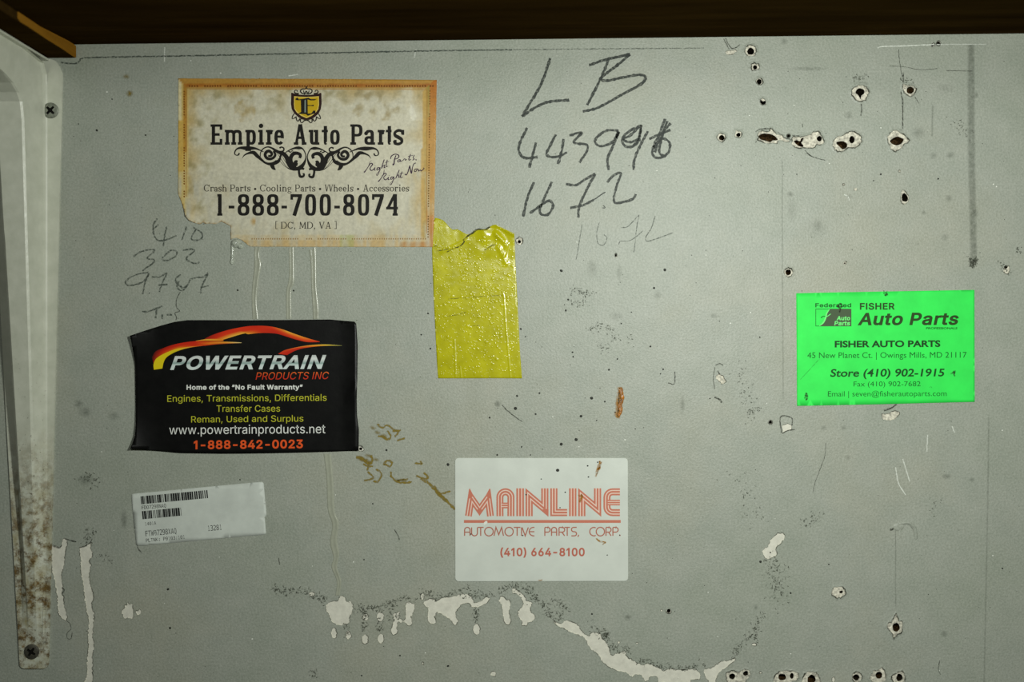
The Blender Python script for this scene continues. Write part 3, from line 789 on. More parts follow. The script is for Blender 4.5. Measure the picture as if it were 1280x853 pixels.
        stem(x, 0, H); L.append(rect(x - sl * .7, 0, x + st + sl * .7, sh)); L.append(rect(0, H * .29, w, H * .29 + ha)); L.append(seg(ha * .55, H * .31, x + st * .4, H - .2, ha * 1.05))
    elif ch == '-':
        L.append(rect(0, H * .335, w, H * .335 + ha * 1.05))
    return L
def put_serif(mb, ch, x0, x1, yb, p, col=(1, 1, 1, 1), slope=0.0, ox=0.0):
    for poly in serif_glyph(ch, x1 - x0, p):
        mb.poly([(x0 + x, yb - y + (x0 - ox) * slope) for x, y in poly], col)
_adv = dict(zip('CrashPtolinge WAcDMV,[]*', [.72, .42, .46, .40, .56, .62, .34, .54, .30, .30, .58, .52, .46, .28, 1.0, .74, .46, .78, .92, .74, .24, .26, .26, .34]))
def serif_text(mb, s, x0, x1, yt, yb, p):
    g = .07
    tot = sum(_adv[c] for c in s) + g * (len(s) - 1)
    k = (x1 - x0) / tot
    x = x0
    for c in s:
        if c != ' ':
            put_serif(mb, c, x, x + _adv[c] * k, yb, p)
        x += (_adv[c] + g) * k

# ------------------------------------------------------------------ materials
M = {}
M['wall'] = wall_nodes('wall_paint')
M['gypsum'] = simple('old_cream_paint', (222, 220, 206), 0.75, 0.2, 0.06, 250, 0.00010, 700)
M['core'] = simple('torn_plaster', (206, 202, 186), 0.85, 0.1, 0.30, 650, 0.0005, 600)
M['cavity'] = simple('shaded_cavity', (34, 29, 20), 0.95, 0.05, 0.5, 600, 0.0004, 700)  # the shade inside the holes is put into this dark brown
M['cavity_brown'] = simple('rusty_cavity', (50, 37, 21), 0.95, 0.05, 0.8, 800, 0.0006, 600)
M['marker'] = decal('marker_ink', (50, 56, 52), 0.5, 700, 0.34, 0.58, 0.28)
M['pencil'] = decal('pencil_graphite', (78, 86, 78), 0.5, 800, 0.38, 0.60, 0.10)
M['grime'] = decal('grime', (96, 102, 90), 0.7, 420, 0.30, 0.70, 0.30)
M['crackle'] = decal('crackle_grime', (82, 86, 74), 0.7, 900, 0.40, 0.55, 0.0)
M['scratch'] = decal('scratch', (222, 226, 216), 0.5, 900, 0.30, 0.5, 0.4)
M['glue'] = decal('dried_glue', (138, 118, 40), 0.35, 700, 0.34, 0.55, 0.3, 0.5)
M['rustdecal'] = decal('rust_bleed', (172, 120, 30), 0.6, 600, 0.35, 0.6, 0.2)
M['speck'] = simple('fly_dirt', (40, 42, 36), 0.6, 0.3)
M['crack'] = decal('crack_dark', (50, 52, 44), 0.8, 900, 0.36, 0.6, 0.12)
M['edge'] = decal('edge_dirt_and_shade', (58, 60, 50), 0.8, 190, 0.42, 0.62, 0.05)
M['gloss'] = simple('clear_drip', (176, 182, 168), 0.12, 0.7, 0.2, 500, 0.0003, 500)

def wood(name, dark, light, sx):
    t = NT(name)
    mp = t.n('ShaderNodeMapping')
    mp.inputs['Scale'].default_value = sx
    t.l(t.coord(), mp.inputs['Vector'])
    g = t.noise(1.0, 6, 0.65, mp.outputs[0])
    c = t.ramp(g, [(0.30, dark), (0.55, tuple((a + b) / 2 for a, b in zip(dark, light))), (0.75, light)])
    nrm = t.bump(g, 0.0004, 0.6)
    return t.fin(c, 0.7, 0.0, nrm)
M['shelf'] = wood('dark_stained_wood', (40, 28, 11), (68, 50, 22), (8, 60, 60))
M['batten'] = wood('raw_pine', (128, 88, 26), (168, 120, 42), (40, 10, 120))

# ------------------------------------------------------------------ the wall and what is knocked out of its paint
wall_holes = []
wall_children = []
rnd = random.Random(4)

def chip_spec(outline, holes=(), rough=0.9, depth=0.00035, lip=0.0, seed=0, floor='gypsum', smooth=True, step=1.4):
    o = catmull(outline, step, True) if smooth else outline
    o = roughen(o, rough * 1.75, seed, .40)
    wall_holes.append(o)
    wall_children.append((o, holes, depth, lip, floor, seed))

def ell(cx, cy, rx, ry, n=10, rot=0):
    return [(cx + rx * math.cos(2 * math.pi * i / n + rot), cy + ry * math.sin(2 * math.pi * i / n + rot)) for i in range(n)]

def hole(outline, depth=0.008, mat='cavity', seed=0, rough=0.7):
    return (roughen(catmull(outline, 1.2, True), rough, seed), depth, mat)

def K(pts): return crop(380, 710, 4.0, pts)
chip_spec(K([(110,190),(135,170),(165,165),(185,142),(205,150),(215,165),(240,172),(245,215),(228,245),(230,270),(205,285),(170,285),(140,270),(125,235),(112,215)]), seed=1)
for i, (x, y, a, b) in enumerate([(151,328,14,28),(222,338,12,22),(308,247,13,20),(306,357,16,25),(382,245,18,24),(385,355,16,24),(592,145,9,17),(863,307,18,27),(40,132,15,12),(947,530,13,15),(595,480,5,7)]):
    chip_spec(K(ell(x, y, a, b, 8)), seed=20 + i, rough=0.7)
chip_spec(K([(445,235),(480,220),(475,245),(490,262),(505,260),(510,180),(530,175),(555,190),(545,230),(535,250),(540,280),(520,290),(500,272),(470,278),(465,300),(467,325),(450,335),(432,322),(440,290),(450,265)]), seed=2)
chip_spec(K([(598,172),(640,152),(665,165),(700,148),(740,145),(790,132),(820,135),(840,150),(850,172),(880,170),(900,152),(925,145),(930,158),(905,180),(865,198),(840,195),(825,178),(785,188),(765,215),(758,235),(770,260),(765,280),(745,283),(735,265),(700,240),(665,225),(655,250),(660,270),(645,283),(625,275),(618,240),(625,205),(605,190)]), seed=3)
chip_spec(K([(975,160),(995,142),(1010,158),(1030,165),(1032,190),(1025,225),(1035,260),(1030,280),(1010,283),(1000,265),(995,230),(985,185)]), seed=4)
chip_spec(K([(1042,105),(1065,110),(1100,140),(1115,165),(1140,172),(1135,195),(1132,218),(1155,240),(1148,265),(1120,280),(1110,292),(1090,285),(1088,265),(1070,240),(1075,210),(1095,190),(1085,150),(1060,130),(1045,125)]), seed=5)
def K(pts): return crop(660, 710, 4.267, pts)
chip_spec(K([(140,285),(175,300),(200,283),(245,292),(265,305),(285,335),(325,365),(345,345),(385,350),(395,375),(420,400),(435,435),(445,465),(480,455),(520,445),(525,470),(560,495),(605,520),(640,512),(700,535),(720,548),(760,540),(830,545),(885,540),(915,560),(915,595),(870,600),(866,640),(760,645),(735,615),(715,612),(700,640),(690,585),(655,580),(640,600),(625,608),(605,575),(575,570),(550,582),(525,560),(480,550),(430,530),(395,500),(375,465),(330,430),(300,375),(240,350),(190,325),(150,305)]), seed=6)
chip_spec(K([(940,545),(985,530),(1030,500),(1070,495),(1105,482),(1100,500),(1060,530),(1020,560),(1000,610),(990,660),(965,655),(960,600),(945,575)]), seed=7)
chip_spec(K([(1060,560),(1100,550),(1130,555),(1150,542),(1180,548),(1185,575),(1165,600),(1150,640),(1080,640),(1060,600)]), [hole(K(ell(1090,580,17,15)), seed=1), hole(K(ell(1162,565,14,13)), seed=2)], seed=8, floor='core', lip=0.00025)
for i, (x, y, a, b) in enumerate([(1207,410,13,8),(1240,560,8,6),(485,398,6,6),(712,228,5,6),(582,403,6,5)]):
    chip_spec(K(ell(x, y, a, b, 7)), seed=40 + i, rough=0.4)
def K(pts): return crop(40, 660, 4.42, pts)
chip_spec(K([(112,100),(150,108),(165,90),(170,65),(185,60),(195,75),(190,105),(185,150),(180,200),(165,250),(165,300),(172,330),(165,360),(175,390),(180,440),(193,490),(190,515),(175,510),(145,470),(140,400),(130,320),(118,260),(112,255),(110,180)]), seed=9)
chip_spec(K([(262,112),(290,105),(310,90),(330,82),(325,110),(335,140),(330,165),(318,185),(325,210),(318,260),(320,310),(335,350),(340,390),(330,430),(345,480),(340,530),(335,600),(345,640),(338,700),(335,780),(335,873),(290,873),(305,800),(303,740),(310,660),(308,590),(315,520),(305,470),(300,430),(290,380),(285,330),(280,290),(268,240),(270,180)]), seed=10)
chip_spec(K([(498,460),(515,440),(510,430),(525,428),(530,412),(537,425),(555,420),(558,450),(555,500),(530,498),(510,503),(498,480)]), seed=11)
chip_spec(K([(574,458),(588,460),(594,447),(602,462),(598,478),(582,482),(573,470)]), seed=12, rough=0.4)
def K(pts): return crop(900, 660, 3.368, pts)
chip_spec(K([(215,50),(240,25),(265,22),(272,45),(255,70),(238,80),(240,110),(215,128),(200,132),(183,115),(182,90),(200,80)]), seed=13)
chip_spec(K([(470,265),(485,250),(515,250),(530,270),(518,290),(495,295),(472,285)]), [hole(K(ell(511,271,7,5)), 0.003, seed=3)], seed=14, lip=0.0003, floor='core')
chip_spec(K([(740,360),(752,390),(770,398),(768,420),(765,440),(745,450),(732,470),(725,445),(708,425),(706,405),(722,395),(732,380)]), [hole(K(ell(742,420,15,18)), 0.006, 'cavity_brown', seed=4)], seed=15, lip=0.0003, floor='core')
chip_spec(K([(228,630),(250,605),(300,602),(330,615),(325,640),(300,650),(230,668)]), [hole(K(ell(262,630,16,14)), 0.005, 'cavity_brown', seed=5), hole(K(ell(303,625,8,12)), seed=6)], seed=16, lip=0.0003, floor='core')
chip_spec(K([(345,645),(360,613),(395,607),(415,625),(422,670),(345,670)]), [hole(K(ell(386,640,17,19)), 0.006, 'cavity_brown', seed=7)], seed=17, lip=0.0003, floor='core')
chip_spec(K(ell(576,630,20,25)), [hole(K(ell(574,631,13,13)), seed=8)], seed=18, lip=0.0003, floor='core')
chip_spec(K([(630,630),(645,610),(640,600),(665,600),(680,588),(695,610),(697,640),(680,655),(640,648)]), [hole(K(ell(670,622,14,15)), 0.006, 'cavity_brown', seed=9)], seed=19, lip=0.0003, floor='core')
chip_spec(K([(722,625),(745,612),(770,605),(778,645),(745,665),(725,640)]), [hole(K(ell(756,631,13,16)), seed=10)], seed=20, lip=0.0003, floor='core')
chip_spec(K(ell(478,640,7,12)), seed=21, rough=0.5)
def K(pts): return crop(880, 30, 5.017, pts)
chip_spec(K(ell(292,168,36,38)), [hole(K(ell(293,171,21,22)), seed=11)], seed=22, lip=0.0004, floor='core')
chip_spec(K(ell(322,268,28,24)), [hole(K(ell(322,271,13,14)), seed=12)], seed=23, lip=0.0004, floor='core')
chip_spec(K(ell(347,361,23,22)), [hole(K(ell(347,362,16,17)), seed=13)], seed=24, lip=0.0004, floor='core')
chip_spec(K(ell(369,489,20,22)), [hole(K([(355,475),(372,485),(388,478),(386,498),(368,508),(356,495)]), seed=14)], seed=25, lip=0.0003, floor='core')
chip_spec(K(ell(108,712,26,28)), [hole(K(ell(112,714,17,17)), 0.006, 'cavity_brown', seed=15)], seed=26, lip=0.0004, floor='core')
chip_spec(K(ell(214,692,24,21)), [hole(K(ell(216,694,14,14)), seed=16)], seed=27, lip=0.0004, floor='core')
chip_spec(K([(140,172),(165,165),(195,160),(205,168),(190,185),(160,195),(140,190)]), seed=28, floor='core', depth=0.0002)
def K(pts): return crop(940, 150, 10.667, pts)
chip_spec(K([(80,170),(140,150),(220,160),(245,110),(290,150),(330,190),(400,200),(425,240),(490,250),(515,270),(500,292),(430,290),(360,268),(335,310),(270,312),(200,312),(140,295),(70,265),(85,240),(75,210)]), [hole(K([(90,215),(130,185),(190,180),(250,190),(300,212),(345,255),(325,272),(280,270),(250,295),(200,280),(150,270),(110,250)]), 0.004, 'cavity_brown', seed=17, rough=0.4)], seed=29, lip=0.0004, floor='core', rough=0.5)
chip_spec(K([(540,235),(600,225),(690,222),(740,200),(790,190),(820,165),(880,155),(920,200),(938,232),(960,280),(950,320),(900,340),(860,330),(820,370),(770,380),(700,372),(640,378),(560,358),(528,310)]), [hole(K([(560,280),(600,270),(640,282),(660,247),(692,240),(672,285),(655,305),(690,340),(680,362),(620,340),(580,312)]), 0.005, 'cavity_brown', seed=18, rough=0.4), hole(K(ell(900,248,34,36)), seed=19)], seed=30, lip=0.0004, floor='core', rough=0.5)
chip_spec(K(ell(486,214,26,24)), [hole(K(ell(486,215,19,19)), seed=20, rough=0.3)], seed=31, rough=0.3, lip=0.0002, floor='core')
def K(pts): return crop(1040, 30, 5.017, pts)
chip_spec(K([(122,430),(135,400),(165,385),(200,388),(225,410),(228,440),(205,475),(170,488),(140,470)]), [hole(K([(150,430),(165,405),(195,408),(205,430),(185,450),(180,472),(170,450)]), seed=21, rough=0.4)], seed=32, lip=0.0004, floor='core')
chip_spec(K([(442,376),(465,380),(500,385),(525,400),(520,430),(495,455),(460,440),(445,410)]), [hole(K(ell(492,415,22,22)), 0.004, 'cavity_brown', seed=22)], seed=33, lip=0.0003, floor='core')
chip_spec(K([(5,745),(30,710),(70,700),(90,685),(130,675),(175,700),(182,740),(150,775),(105,780),(60,800),(20,795)]), [hole(K([(28,745),(60,735),(90,745),(95,770),(70,785),(45,765)]), 0.005, 'cavity_brown', seed=23, rough=0.4), hole(K(ell(126,725,17,22)), seed=24)], seed=34, lip=0.0004, floor='core')
chip_spec(K([(347,715),(370,680),(400,665),(430,685),(460,700),(480,735),(455,750),(440,775),(400,800),(370,785),(355,750)]), [hole(K([(365,735),(395,710),(420,708),(450,725),(430,755),(395,760)]), 0.005, 'cavity_brown', seed=25, rough=0.5)], seed=35, lip=0.0004, floor='core')
for i, (x, y, a, b) in enumerate([(668, 122, 15, 16), (632, 131, 13, 12)]):
    chip_spec(K(ell(x, y, a, b)), [hole(K(ell(x, y, a - 3, b - 3)), seed=60 + i, rough=0.4)], seed=70 + i, rough=0.4)
def K(pts): return crop(960, 190, 4.0, pts)
chip_spec(K([(665,205),(675,190),(690,203),(706,230),(700,250),(682,262),(665,250)]), [hole(K([(670,222),(682,205),(700,228),(696,246),(675,245)]), seed=26, rough=0.3)], seed=36, rough=0.4, floor='core')
chip_spec(K(ell(102,602,22,22)), [hole(K(ell(102,603,14,15)), 0.006, 'cavity_brown', seed=27)], seed=37, lip=0.0003, floor='core')
chip_spec(K(ell(1192,590,16,22)), [hole(K(ell(1190,575,9,8)), 0.003, seed=28, rough=0.3)], seed=38, rough=0.9, floor='core')
chip_spec(K(ell(386,555,9,8)), [hole(K(ell(385,557,4,4)), 0.002, seed=29, rough=0.2)], seed=39, rough=0.3, floor='core')
for i, (x, y, a) in enumerate([(378, 163, 6), (437, 188, 8), (657, 97, 6)]):
    chip_spec(K(ell(x, y, a, a, 7)), seed=44 + i, rough=0.4, floor='core', depth=0.0002)
def K(pts): return crop(900, 500, 3.368, pts)
chip_spec(K([(678,66),(690,55),(700,62),(735,45),(748,48),(757,62),(745,76),(720,86),(690,84)]), seed=50, floor='core')
chip_spec(K([(262,108),(285,100),(302,108),(303,124),(282,130),(265,138)]), seed=51, floor='gypsum', smooth=False, rough=0.4)
chip_spec(K(ell(212,95,9,9)), [hole(K(ell(212,95,7,7)), seed=30, rough=0.3)], seed=52, rough=0.3)
def K(pts): return crop(680, 330, 3.707, pts)
chip_spec(K([(795,522),(808,512),(828,520),(842,545),(825,555),(808,540)]), seed=53, floor='core')
chip_spec([(645.5,299),(650,296.5),(654,300),(652.5,305),(648,306),(645,303)], [hole(ell(649.3, 302.3, 2.0, 2.2), 0.003, 'cavity_brown', seed=32, rough=0.3)], seed=54, rough=0.4, floor='core')
chip_spec(ell(836, 764.3, 3.2, 3.2), [hole(ell(836, 764.3, 2.5, 2.5), seed=33, rough=0.3)], seed=55, rough=0.3)
chip_spec([(446.5,560),(450,557.5),(454,559.5),(455,563),(451,564.5),(448,563)], [hole(ell(450.8,561.3,2,1.8), 0.003, seed=34, rough=0.2)], seed=56, rough=0.3)
chip_spec(ell(770, 319.4, 1.6, 2.6), [hole(ell(770, 319.4, 1.2, 2.0), 0.004, seed=35, rough=0.2)], seed=57, rough=0.2)

V, F = cdt([(-700, -560), (1980, -560), (1980, 1420), (-700, 1420)], wall_holes)
wb = MB()
for x, y in V:
    wb.vert(x, y, 0.0)
for f in F:
    f = list(f)
    p = [wb.v[j] for j in f]
    ar = sum(p[j - 1][0] * p[j][2] - p[j][0] * p[j - 1][2] for j in range(len(f)))
    wb.f.append(f if ar > 0 else f[::-1]); wb.mi.append(0)
cor = [W(-700, -560), W(1980, -560), W(1980, 1420), W(-700, 1420)]
nb = len(wb.v)
for x, y, z in cor:
    wb.v.append((x, 0.0, z)); wb.v.append((x, 0.02, z))
    wb.c += [(1, 1, 1, 1)] * 2; wb.a += [1.0] * 2
for i in range(4):
    a, b = nb + 2 * i, nb + 2 * ((i + 1) % 4)
    wb.f.append([a, b, b + 1, a + 1]); wb.mi.append(0)
wb.f.append([nb + 1, nb + 3, nb + 5, nb + 7]); wb.mi.append(0)
wall = wb.build('wall_back', M['wall'])
wall['kind'] = 'structure'
wall['label'] = 'grey painted wall with chipped paint, screw holes and pencilled numbers'

def scale_about(pts, s, cx=None, cy=None):
    if cx is None:
        cx = sum(p[0] for p in pts) / len(pts); cy = sum(p[1] for p in pts) / len(pts)
    return [(cx + (x - cx) * s, cy + (y - cy) * s) for x, y in pts]

for o, holes, depth, lip, floor, seed in wall_children:
    mb = MB()
    V, F = cdt(o, [h[0] for h in holes])
    lookup = set((round(x, 3), round(y, 3)) for h in holes for x, y in h[0])
    for x, y in V:
        d = -depth + (0.00018 if holes else 0.00004) * noise.noise((x * .4, y * .4, seed))
        mb.vert(x, y, d)
    for f in F:
        f = list(f)
        p = [mb.v[j] for j in f]
        ar = sum(p[j - 1][0] * p[j][2] - p[j][0] * p[j - 1][2] for j in range(len(f)))
        mb.f.append(f if ar > 0 else f[::-1]); mb.mi.append(0)
    n = len(o)
    b = len(mb.v)
    for x, y in o:
        mb.vert(x, y, 0.0)
    for x, y in o:
        mb.vert(x, y, -depth - 0.00025)
    for i in range(n):
        j = (i + 1) % n
        mb.f.append([b + i, b + j, b + n + j, b + n + i]); mb.mi.append(0)
    if lip:
        cx = sum(p[0] for p in o) / n; cy = sum(p[1] for p in o) / n
        b = len(mb.v)
        for k, (dist, hh) in enumerate(((-0.3, -0.0001), (0.0, lip), (1.2, lip * .8), (3.2, 0.00001))):
            for x, y in o:
                l = max(1e-3, math.hypot(x - cx, y - cy))
                q = 0.6 + 0.8 * noise.noise((x * .3, y * .3, seed + 3))
                mb.vert(x + (x - cx) / l * dist, y + (y - cy) / l * dist, hh * (q if 0 < k < 3 else 1))
        for k in range(3):
            for i in range(n):
                j = (i + 1) % n
                mb.f.append([b + k * n + i, b + k * n + j, b + (k + 1) * n + j, b + (k + 1) * n + i]); mb.mi.append(1)
    # dirt and painted shade along the broken edge
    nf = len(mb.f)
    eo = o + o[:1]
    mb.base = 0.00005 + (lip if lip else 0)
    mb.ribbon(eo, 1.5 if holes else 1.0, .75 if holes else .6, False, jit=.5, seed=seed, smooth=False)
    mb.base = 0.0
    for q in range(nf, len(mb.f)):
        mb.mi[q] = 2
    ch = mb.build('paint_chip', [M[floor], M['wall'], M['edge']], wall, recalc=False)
    for hp, hd, hm in holes:
        hb = MB()
        n = len(hp)
        prof = [(1.03, -depth + 0.00012), (0.96, -depth - 0.0012), (0.86, -depth - hd * .5), (0.6, -depth - hd)]
        for s_, d_ in prof:
            for x, y in scale_about(hp, s_):
                hb.vert(x, y, d_ + (0.0006 * noise.noise((x * .5, y * .5, seed + 7)) if s_ < .9 else 0))
        for k in range(len(prof) - 1):
            for i in range(n):
                j = (i + 1) % n
                hb.f.append([k * n + i, k * n + j, (k + 1) * n + j, (k + 1) * n + i]); hb.mi.append(0)
        hb.f.append([(len(prof) - 1) * n + i for i in range(n)]); hb.mi.append(0)
        hb.build('screw_hole', M[hm], ch)

# ------------------------------------------------------------------ shelf above
def shelf_z(px):
    return (426.5 - (57.5 - px * 15.0 / 1280)) * S
sb = MB()
x0, x1, dep, th = -0.42, 0.46, 0.235, 0.019
for x in (x0, x1):
    z = shelf_z(x / S + 640)
    for y in (-0.0004, -dep):
        for zz in (z, z + th):
            # front right corner is lowered to shade the wall's upper right
            sb.v.append((x, y, zz - (0.016 if x > 0 and y < -.1 else 0.0))); sb.c.append((1, 1, 1, 1)); sb.a.append(1.0)
for q in ((0, 1, 3, 2), (4, 6, 7, 5), (0, 4, 5, 1), (2, 3, 7, 6), (0, 2, 6, 4), (1, 5, 7, 3)):
    sb.f.append(list(q)); sb.mi.append(0)
so = sb.build('shelf_board', M['shelf'], recalc=True)
bv = so.modifiers.new('bevel', 'BEVEL'); bv.width = 0.0015; bv.segments = 2
so['label'] = 'dark brown wooden shelf board running along the top of the wall'
so['category'] = 'shelf'

# ------------------------------------------------------------------ batten on the bracket arm
bat = thing('wood_batten', 'dark wooden batten with a bare ochre side, lying on the bracket arm', 'wood strip', 60, 73)
zb, zt = (426.5 - 73.0) * S, shelf_z(60) - 0.0002
bt = MB()
box(bt, ((10 - 640) * S, -0.225, zb), ((95.0 - 640) * S, -0.0008, zt))
bo = bt.build('strip', M['shelf'], bat, recalc=True)
bv = bo.modifiers.new('bevel', 'BEVEL'); bv.width = 0.0008; bv.segments = 2
bt = MB()
xa, xb_ = (94.9 - 640) * S, (95.9 - 640) * S
prof = [(-0.0008, .02), (-0.004, .0), (-0.02, .03), (-0.04, .0), (-0.062, .04), (-0.070, .02), (-0.0735, .16)]
for y, q in prof:
    hgt = zt - zb
    for x, z in ((xa, zb + q * hgt), (xb_, zb + (q + .03) * hgt), (xb_, zt - (q * .8 + .03) * hgt), (xa, zt - q * .8 * hgt)):
        bt.v.append((x, y, z)); bt.c.append((1, 1, 1, 1)); bt.a.append(1.0)
for k in range(len(prof) - 1):
    for i in range(4):
        bt.f.append([4 * k + i, 4 * k + (i + 1) % 4, 4 * k + 4 + (i + 1) % 4, 4 * k + 4 + i]); bt.mi.append(0)
bt.f.append([0, 1, 2, 3]); bt.mi.append(0)
n = 4 * (len(prof) - 1)
bt.f.append([n, n + 1, n + 2, n + 3]); bt.mi.append(0)
be = bt.build('bare_edge', M['batten'], bat, recalc=True)
be['label'] = 'bare ochre wood'

# ------------------------------------------------------------------ shelf bracket
def enamel():
    t = NT('white_enamel')
    zc = t.n('ShaderNodeSeparateXYZ'); t.l(t.n('ShaderNodeNewGeometry').outputs['Position'], zc.inputs[0])
    z = zc.outputs['Z']
    low = t.math('MULTIPLY', t.math('SUBTRACT', -0.045, z), 1 / 0.070, True)     # rusting grows towards the lower end
    base = t.ramp(t.noise(120, 4, 0.6), [(0.3, (192, 195, 178)), (0.7, (208, 210, 194))])
    dirt = t.math('MULTIPLY', t.math('SUBTRACT', t.noise(160, 5, 0.65), 0.42), 3.0, True)
    c = t.mix(t.math('MULTIPLY', t.math('MULTIPLY', dirt, low), 0.9), base, lin((140, 124, 62)))
    r = t.math('MULTIPLY', t.math('SUBTRACT', t.noise(170, 6, 0.75), 0.455), 7.0, True)
    rr = t.ramp(t.noise(500, 3, 0.6), [(0.3, (58, 40, 12)), (0.7, (122, 92, 30))])
    c = t.mix(t.math('MULTIPLY', t.math('MULTIPLY', r, low), 0.92), c, rr)
    sp = t.math('GREATER_THAN', t.noise(700, 2, 0.5), 0.70)
    mid = t.math('MULTIPLY', t.math('SUBTRACT', 0.02, z), 1 / 0.10, True)
    c = t.mix(t.math('MULTIPLY', t.math('MULTIPLY', sp, mid), 0.7), c, lin((66, 58, 38)))
    return t.fin(c, 0.32, 0.5, t.bump(t.noise(260, 3, 0.5), 0.0003, 0.4))
M['enamel'] = enamel()
br = thing('shelf_bracket', 'white enamelled steel shelf bracket, rusty near its lower end', 'bracket', 43, 815)
pl = lambda y: 3 + (y - 410) * 0.0545
pr = lambda y: 79.5 - (y - 95) * (17.5 / 720)
plate = [(pl(y), y) for y in range(90, 826, 16)]
def rc(cx, cy, r, a0, a1):
    return [(cx + r * math.cos(math.radians(a)), cy + r * math.sin(math.radians(a))) for a in range(a0, a1 + (1 if a1 > a0 else -1), 15 if a1 > a0 else -15)]
outl = plate + rc(pl(828) + 6.5, 829, 6.5, 180, 90) + rc(pr(828) - 6.5, 829, 6.5, 90, 0) + [(pr(y), y) for y in range(820, 99, -16)] + [(79, 92), (76, 84), (71, 77), (64, 74.5), (-10, 74.5)]
sheet('wall_plate', outl, lambda x, y: 0.0014, M['enamel'], br, 0.00135, 9, smooth=False)
# raised hollow rib that turns from the leg into the arm
path = []      # (py of the foot line, h of the foot line, py of the crest, h of the crest)
for y in range(795, 150, -12):
    hh = max(0.0, 0.019 * (792 - y) / 640)
    path.append((y, 0.0014, y, 0.0014 + hh))
for (cy, ch_, fy, fh) in [(138, .0225, 136, .0014), (129, .0265, 122, .0014), (121, .033, 108, .0014), (115, .042, 94, .002), (110, .055, 82, .006), (104, .080, 76.5, .03), (97, .120, 76.5, .08), (87, .170, 76.5, .15), (77.5, .215, 76.5, .215)]:
    path.append((fy, fh, cy, ch_))
rb = MB()
rows = []
for fy, fh, cy, chh in path:
    yy = min(max(fy, 95), 800)
    cen = (pl(yy) + pr(yy)) / 2
    t = min(1.0, max(0.0, (800 - yy) / 60))
    fr, fl = 57.0 - (yy > 600) * (yy - 600) * 0.02, 2 * cen - 57
    tr, tl = 50.3, 2 * cen - 51 if yy < 300 else 2 * cen - 50.5
    tl = max(tl, fl + 3.5)
    row = []
    for x, y, h in ((fl, fy, fh), (tl, cy, chh), (tl + 2.5, cy, chh + 0.0009 * t), (tr - 2.5, cy, chh + 0.0009 * t), (tr, cy, chh), (fr - .4, fy, fh + min(.0022, (chh - fh) * .4 + .0001)), (fr + .5, fy, fh + min(.0011, (chh - fh) * .25 + .00005)), (fr + 1.8, fy, fh + .00035), (fr + 3.6, fy, fh)):
        row.append(rb.vert(x, y, h))
    rows.append(row)
for a, b in zip(rows, rows[1:]):
    for i in range(8):
        rb.f.append([a[i], a[i + 1], b[i + 1], b[i]]); rb.mi.append(0)
rb.f.append(rows[0][::-1]); rb.mi.append(0)
rib = rb.build('pressed_rib', M['enamel'], br, recalc=True)
bv = rib.modifiers.new('bevel', 'BEVEL'); bv.width = 0.0012; bv.segments = 2; bv.limit_method = 'ANGLE'; bv.angle_limit = 0.6
# arm plate under the batten
ab = MB()
z = (426.5 - 74.2) * S
box(ab, ((-9 - 640) * S, -0.222, z - 0.0013), ((63 - 640) * S, -0.0012, z))
ao = ab.build('arm_plate', M['enamel'], br, recalc=True)
bv = ao.modifiers.new('bevel', 'BEVEL'); bv.width = 0.0005; bv.segments = 2

def screw(px, py, r, mat, rot, base):
    ring_o = ell(px, py, r, r, 32)
    cross = []
    a, b = r * .62, r * .17
    for i in range(4):
        t = rot + i * math.pi / 2
        for u, v in ((b * 1.0, -b * 1.0), (a, -b * .8), (a, b * .8)):
            cross.append((px + u * math.cos(t) - v * math.sin(t), py + u * math.sin(t) + v * math.cos(t)))
    V, F = cdt(ring_o, [cross], [(px + rr * r * math.cos(k), py + rr * r * math.sin(k)) for rr in (.9, .8) for k in np.arange(0, 6.28, .2)])
    mb = MB()
    f_ = lambda x, y: base + 0.0011 * max(0.0, 1 - ((x - px) ** 2 + (y - py) ** 2) / (r * r) * .8) ** .5
    for x, y in V:
        mb.vert(x, y, f_(x, y))
    for f in F:
        mb.f.append(list(f)); mb.mi.append(0)
    n0 = len(mb.v)
    for x, y in ring_o:
        mb.vert(x, y, f_(x, y))
    for x, y in ring_o:
        mb.vert(x, y, base - 0.0002)
    for i in range(32):
        j = (i + 1) % 32
        mb.f.append([n0 + i, n0 + j, n0 + 32 + j, n0 + 32 + i]); mb.mi.append(0)
    o = mb.build('screw', mat, br, recalc=False)
    me = o.data
    bm = bmesh.new(); bm.from_mesh(me)
    for f in bm.faces:
        if f.normal.y > 0.3:
            f.normal_flip()
    bm.to_mesh(me); bm.free()
    cb = MB()
    n = len(cross)
    for x, y in cross:
        cb.vert(x, y, f_(x, y) + 0.00001)
    for x, y in scale_about(cross, .8, px, py):
        cb.vert(x, y, base - 0.00002)
    for i in range(n):
        j = (i + 1) % n
        cb.f.append([i, j, n + j, n + i]); cb.mi.append(0)
    cb.f.append([n + i for i in range(n)]); cb.mi.append(0)
    cb.build('cross_recess', M['recess'], o)
M['recess'] = simple('dark_recess', (22, 22, 18), 0.8, 0.1)  # near-black inside of the cross slot
M['screw_pale'] = simple('painted_screw', (128, 132, 118), 0.4, 0.5, 0.25, 500, metal=0.2)
M['screw_dark'] = simple('tarnished_screw', (84, 82, 72), 0.42, 0.5, 0.3, 500, metal=0.3)
screw(65, 139, 9.8, M['screw_pale'], 0.75, 0.0015)
screw(41.3, 814, 9.3, M['screw_dark'], 0.6, 0.0015)
# ------------------------------------------------------------------ stickers and magnets
INK = 0.00005
M['ink'] = vcol('printing_ink', 0.6, 0.2)
M['paper'] = vcol('aged_printed_paper', 0.42, 0.4, 0.0001, 250, 0.10)
BLK = lin((26, 24, 20))

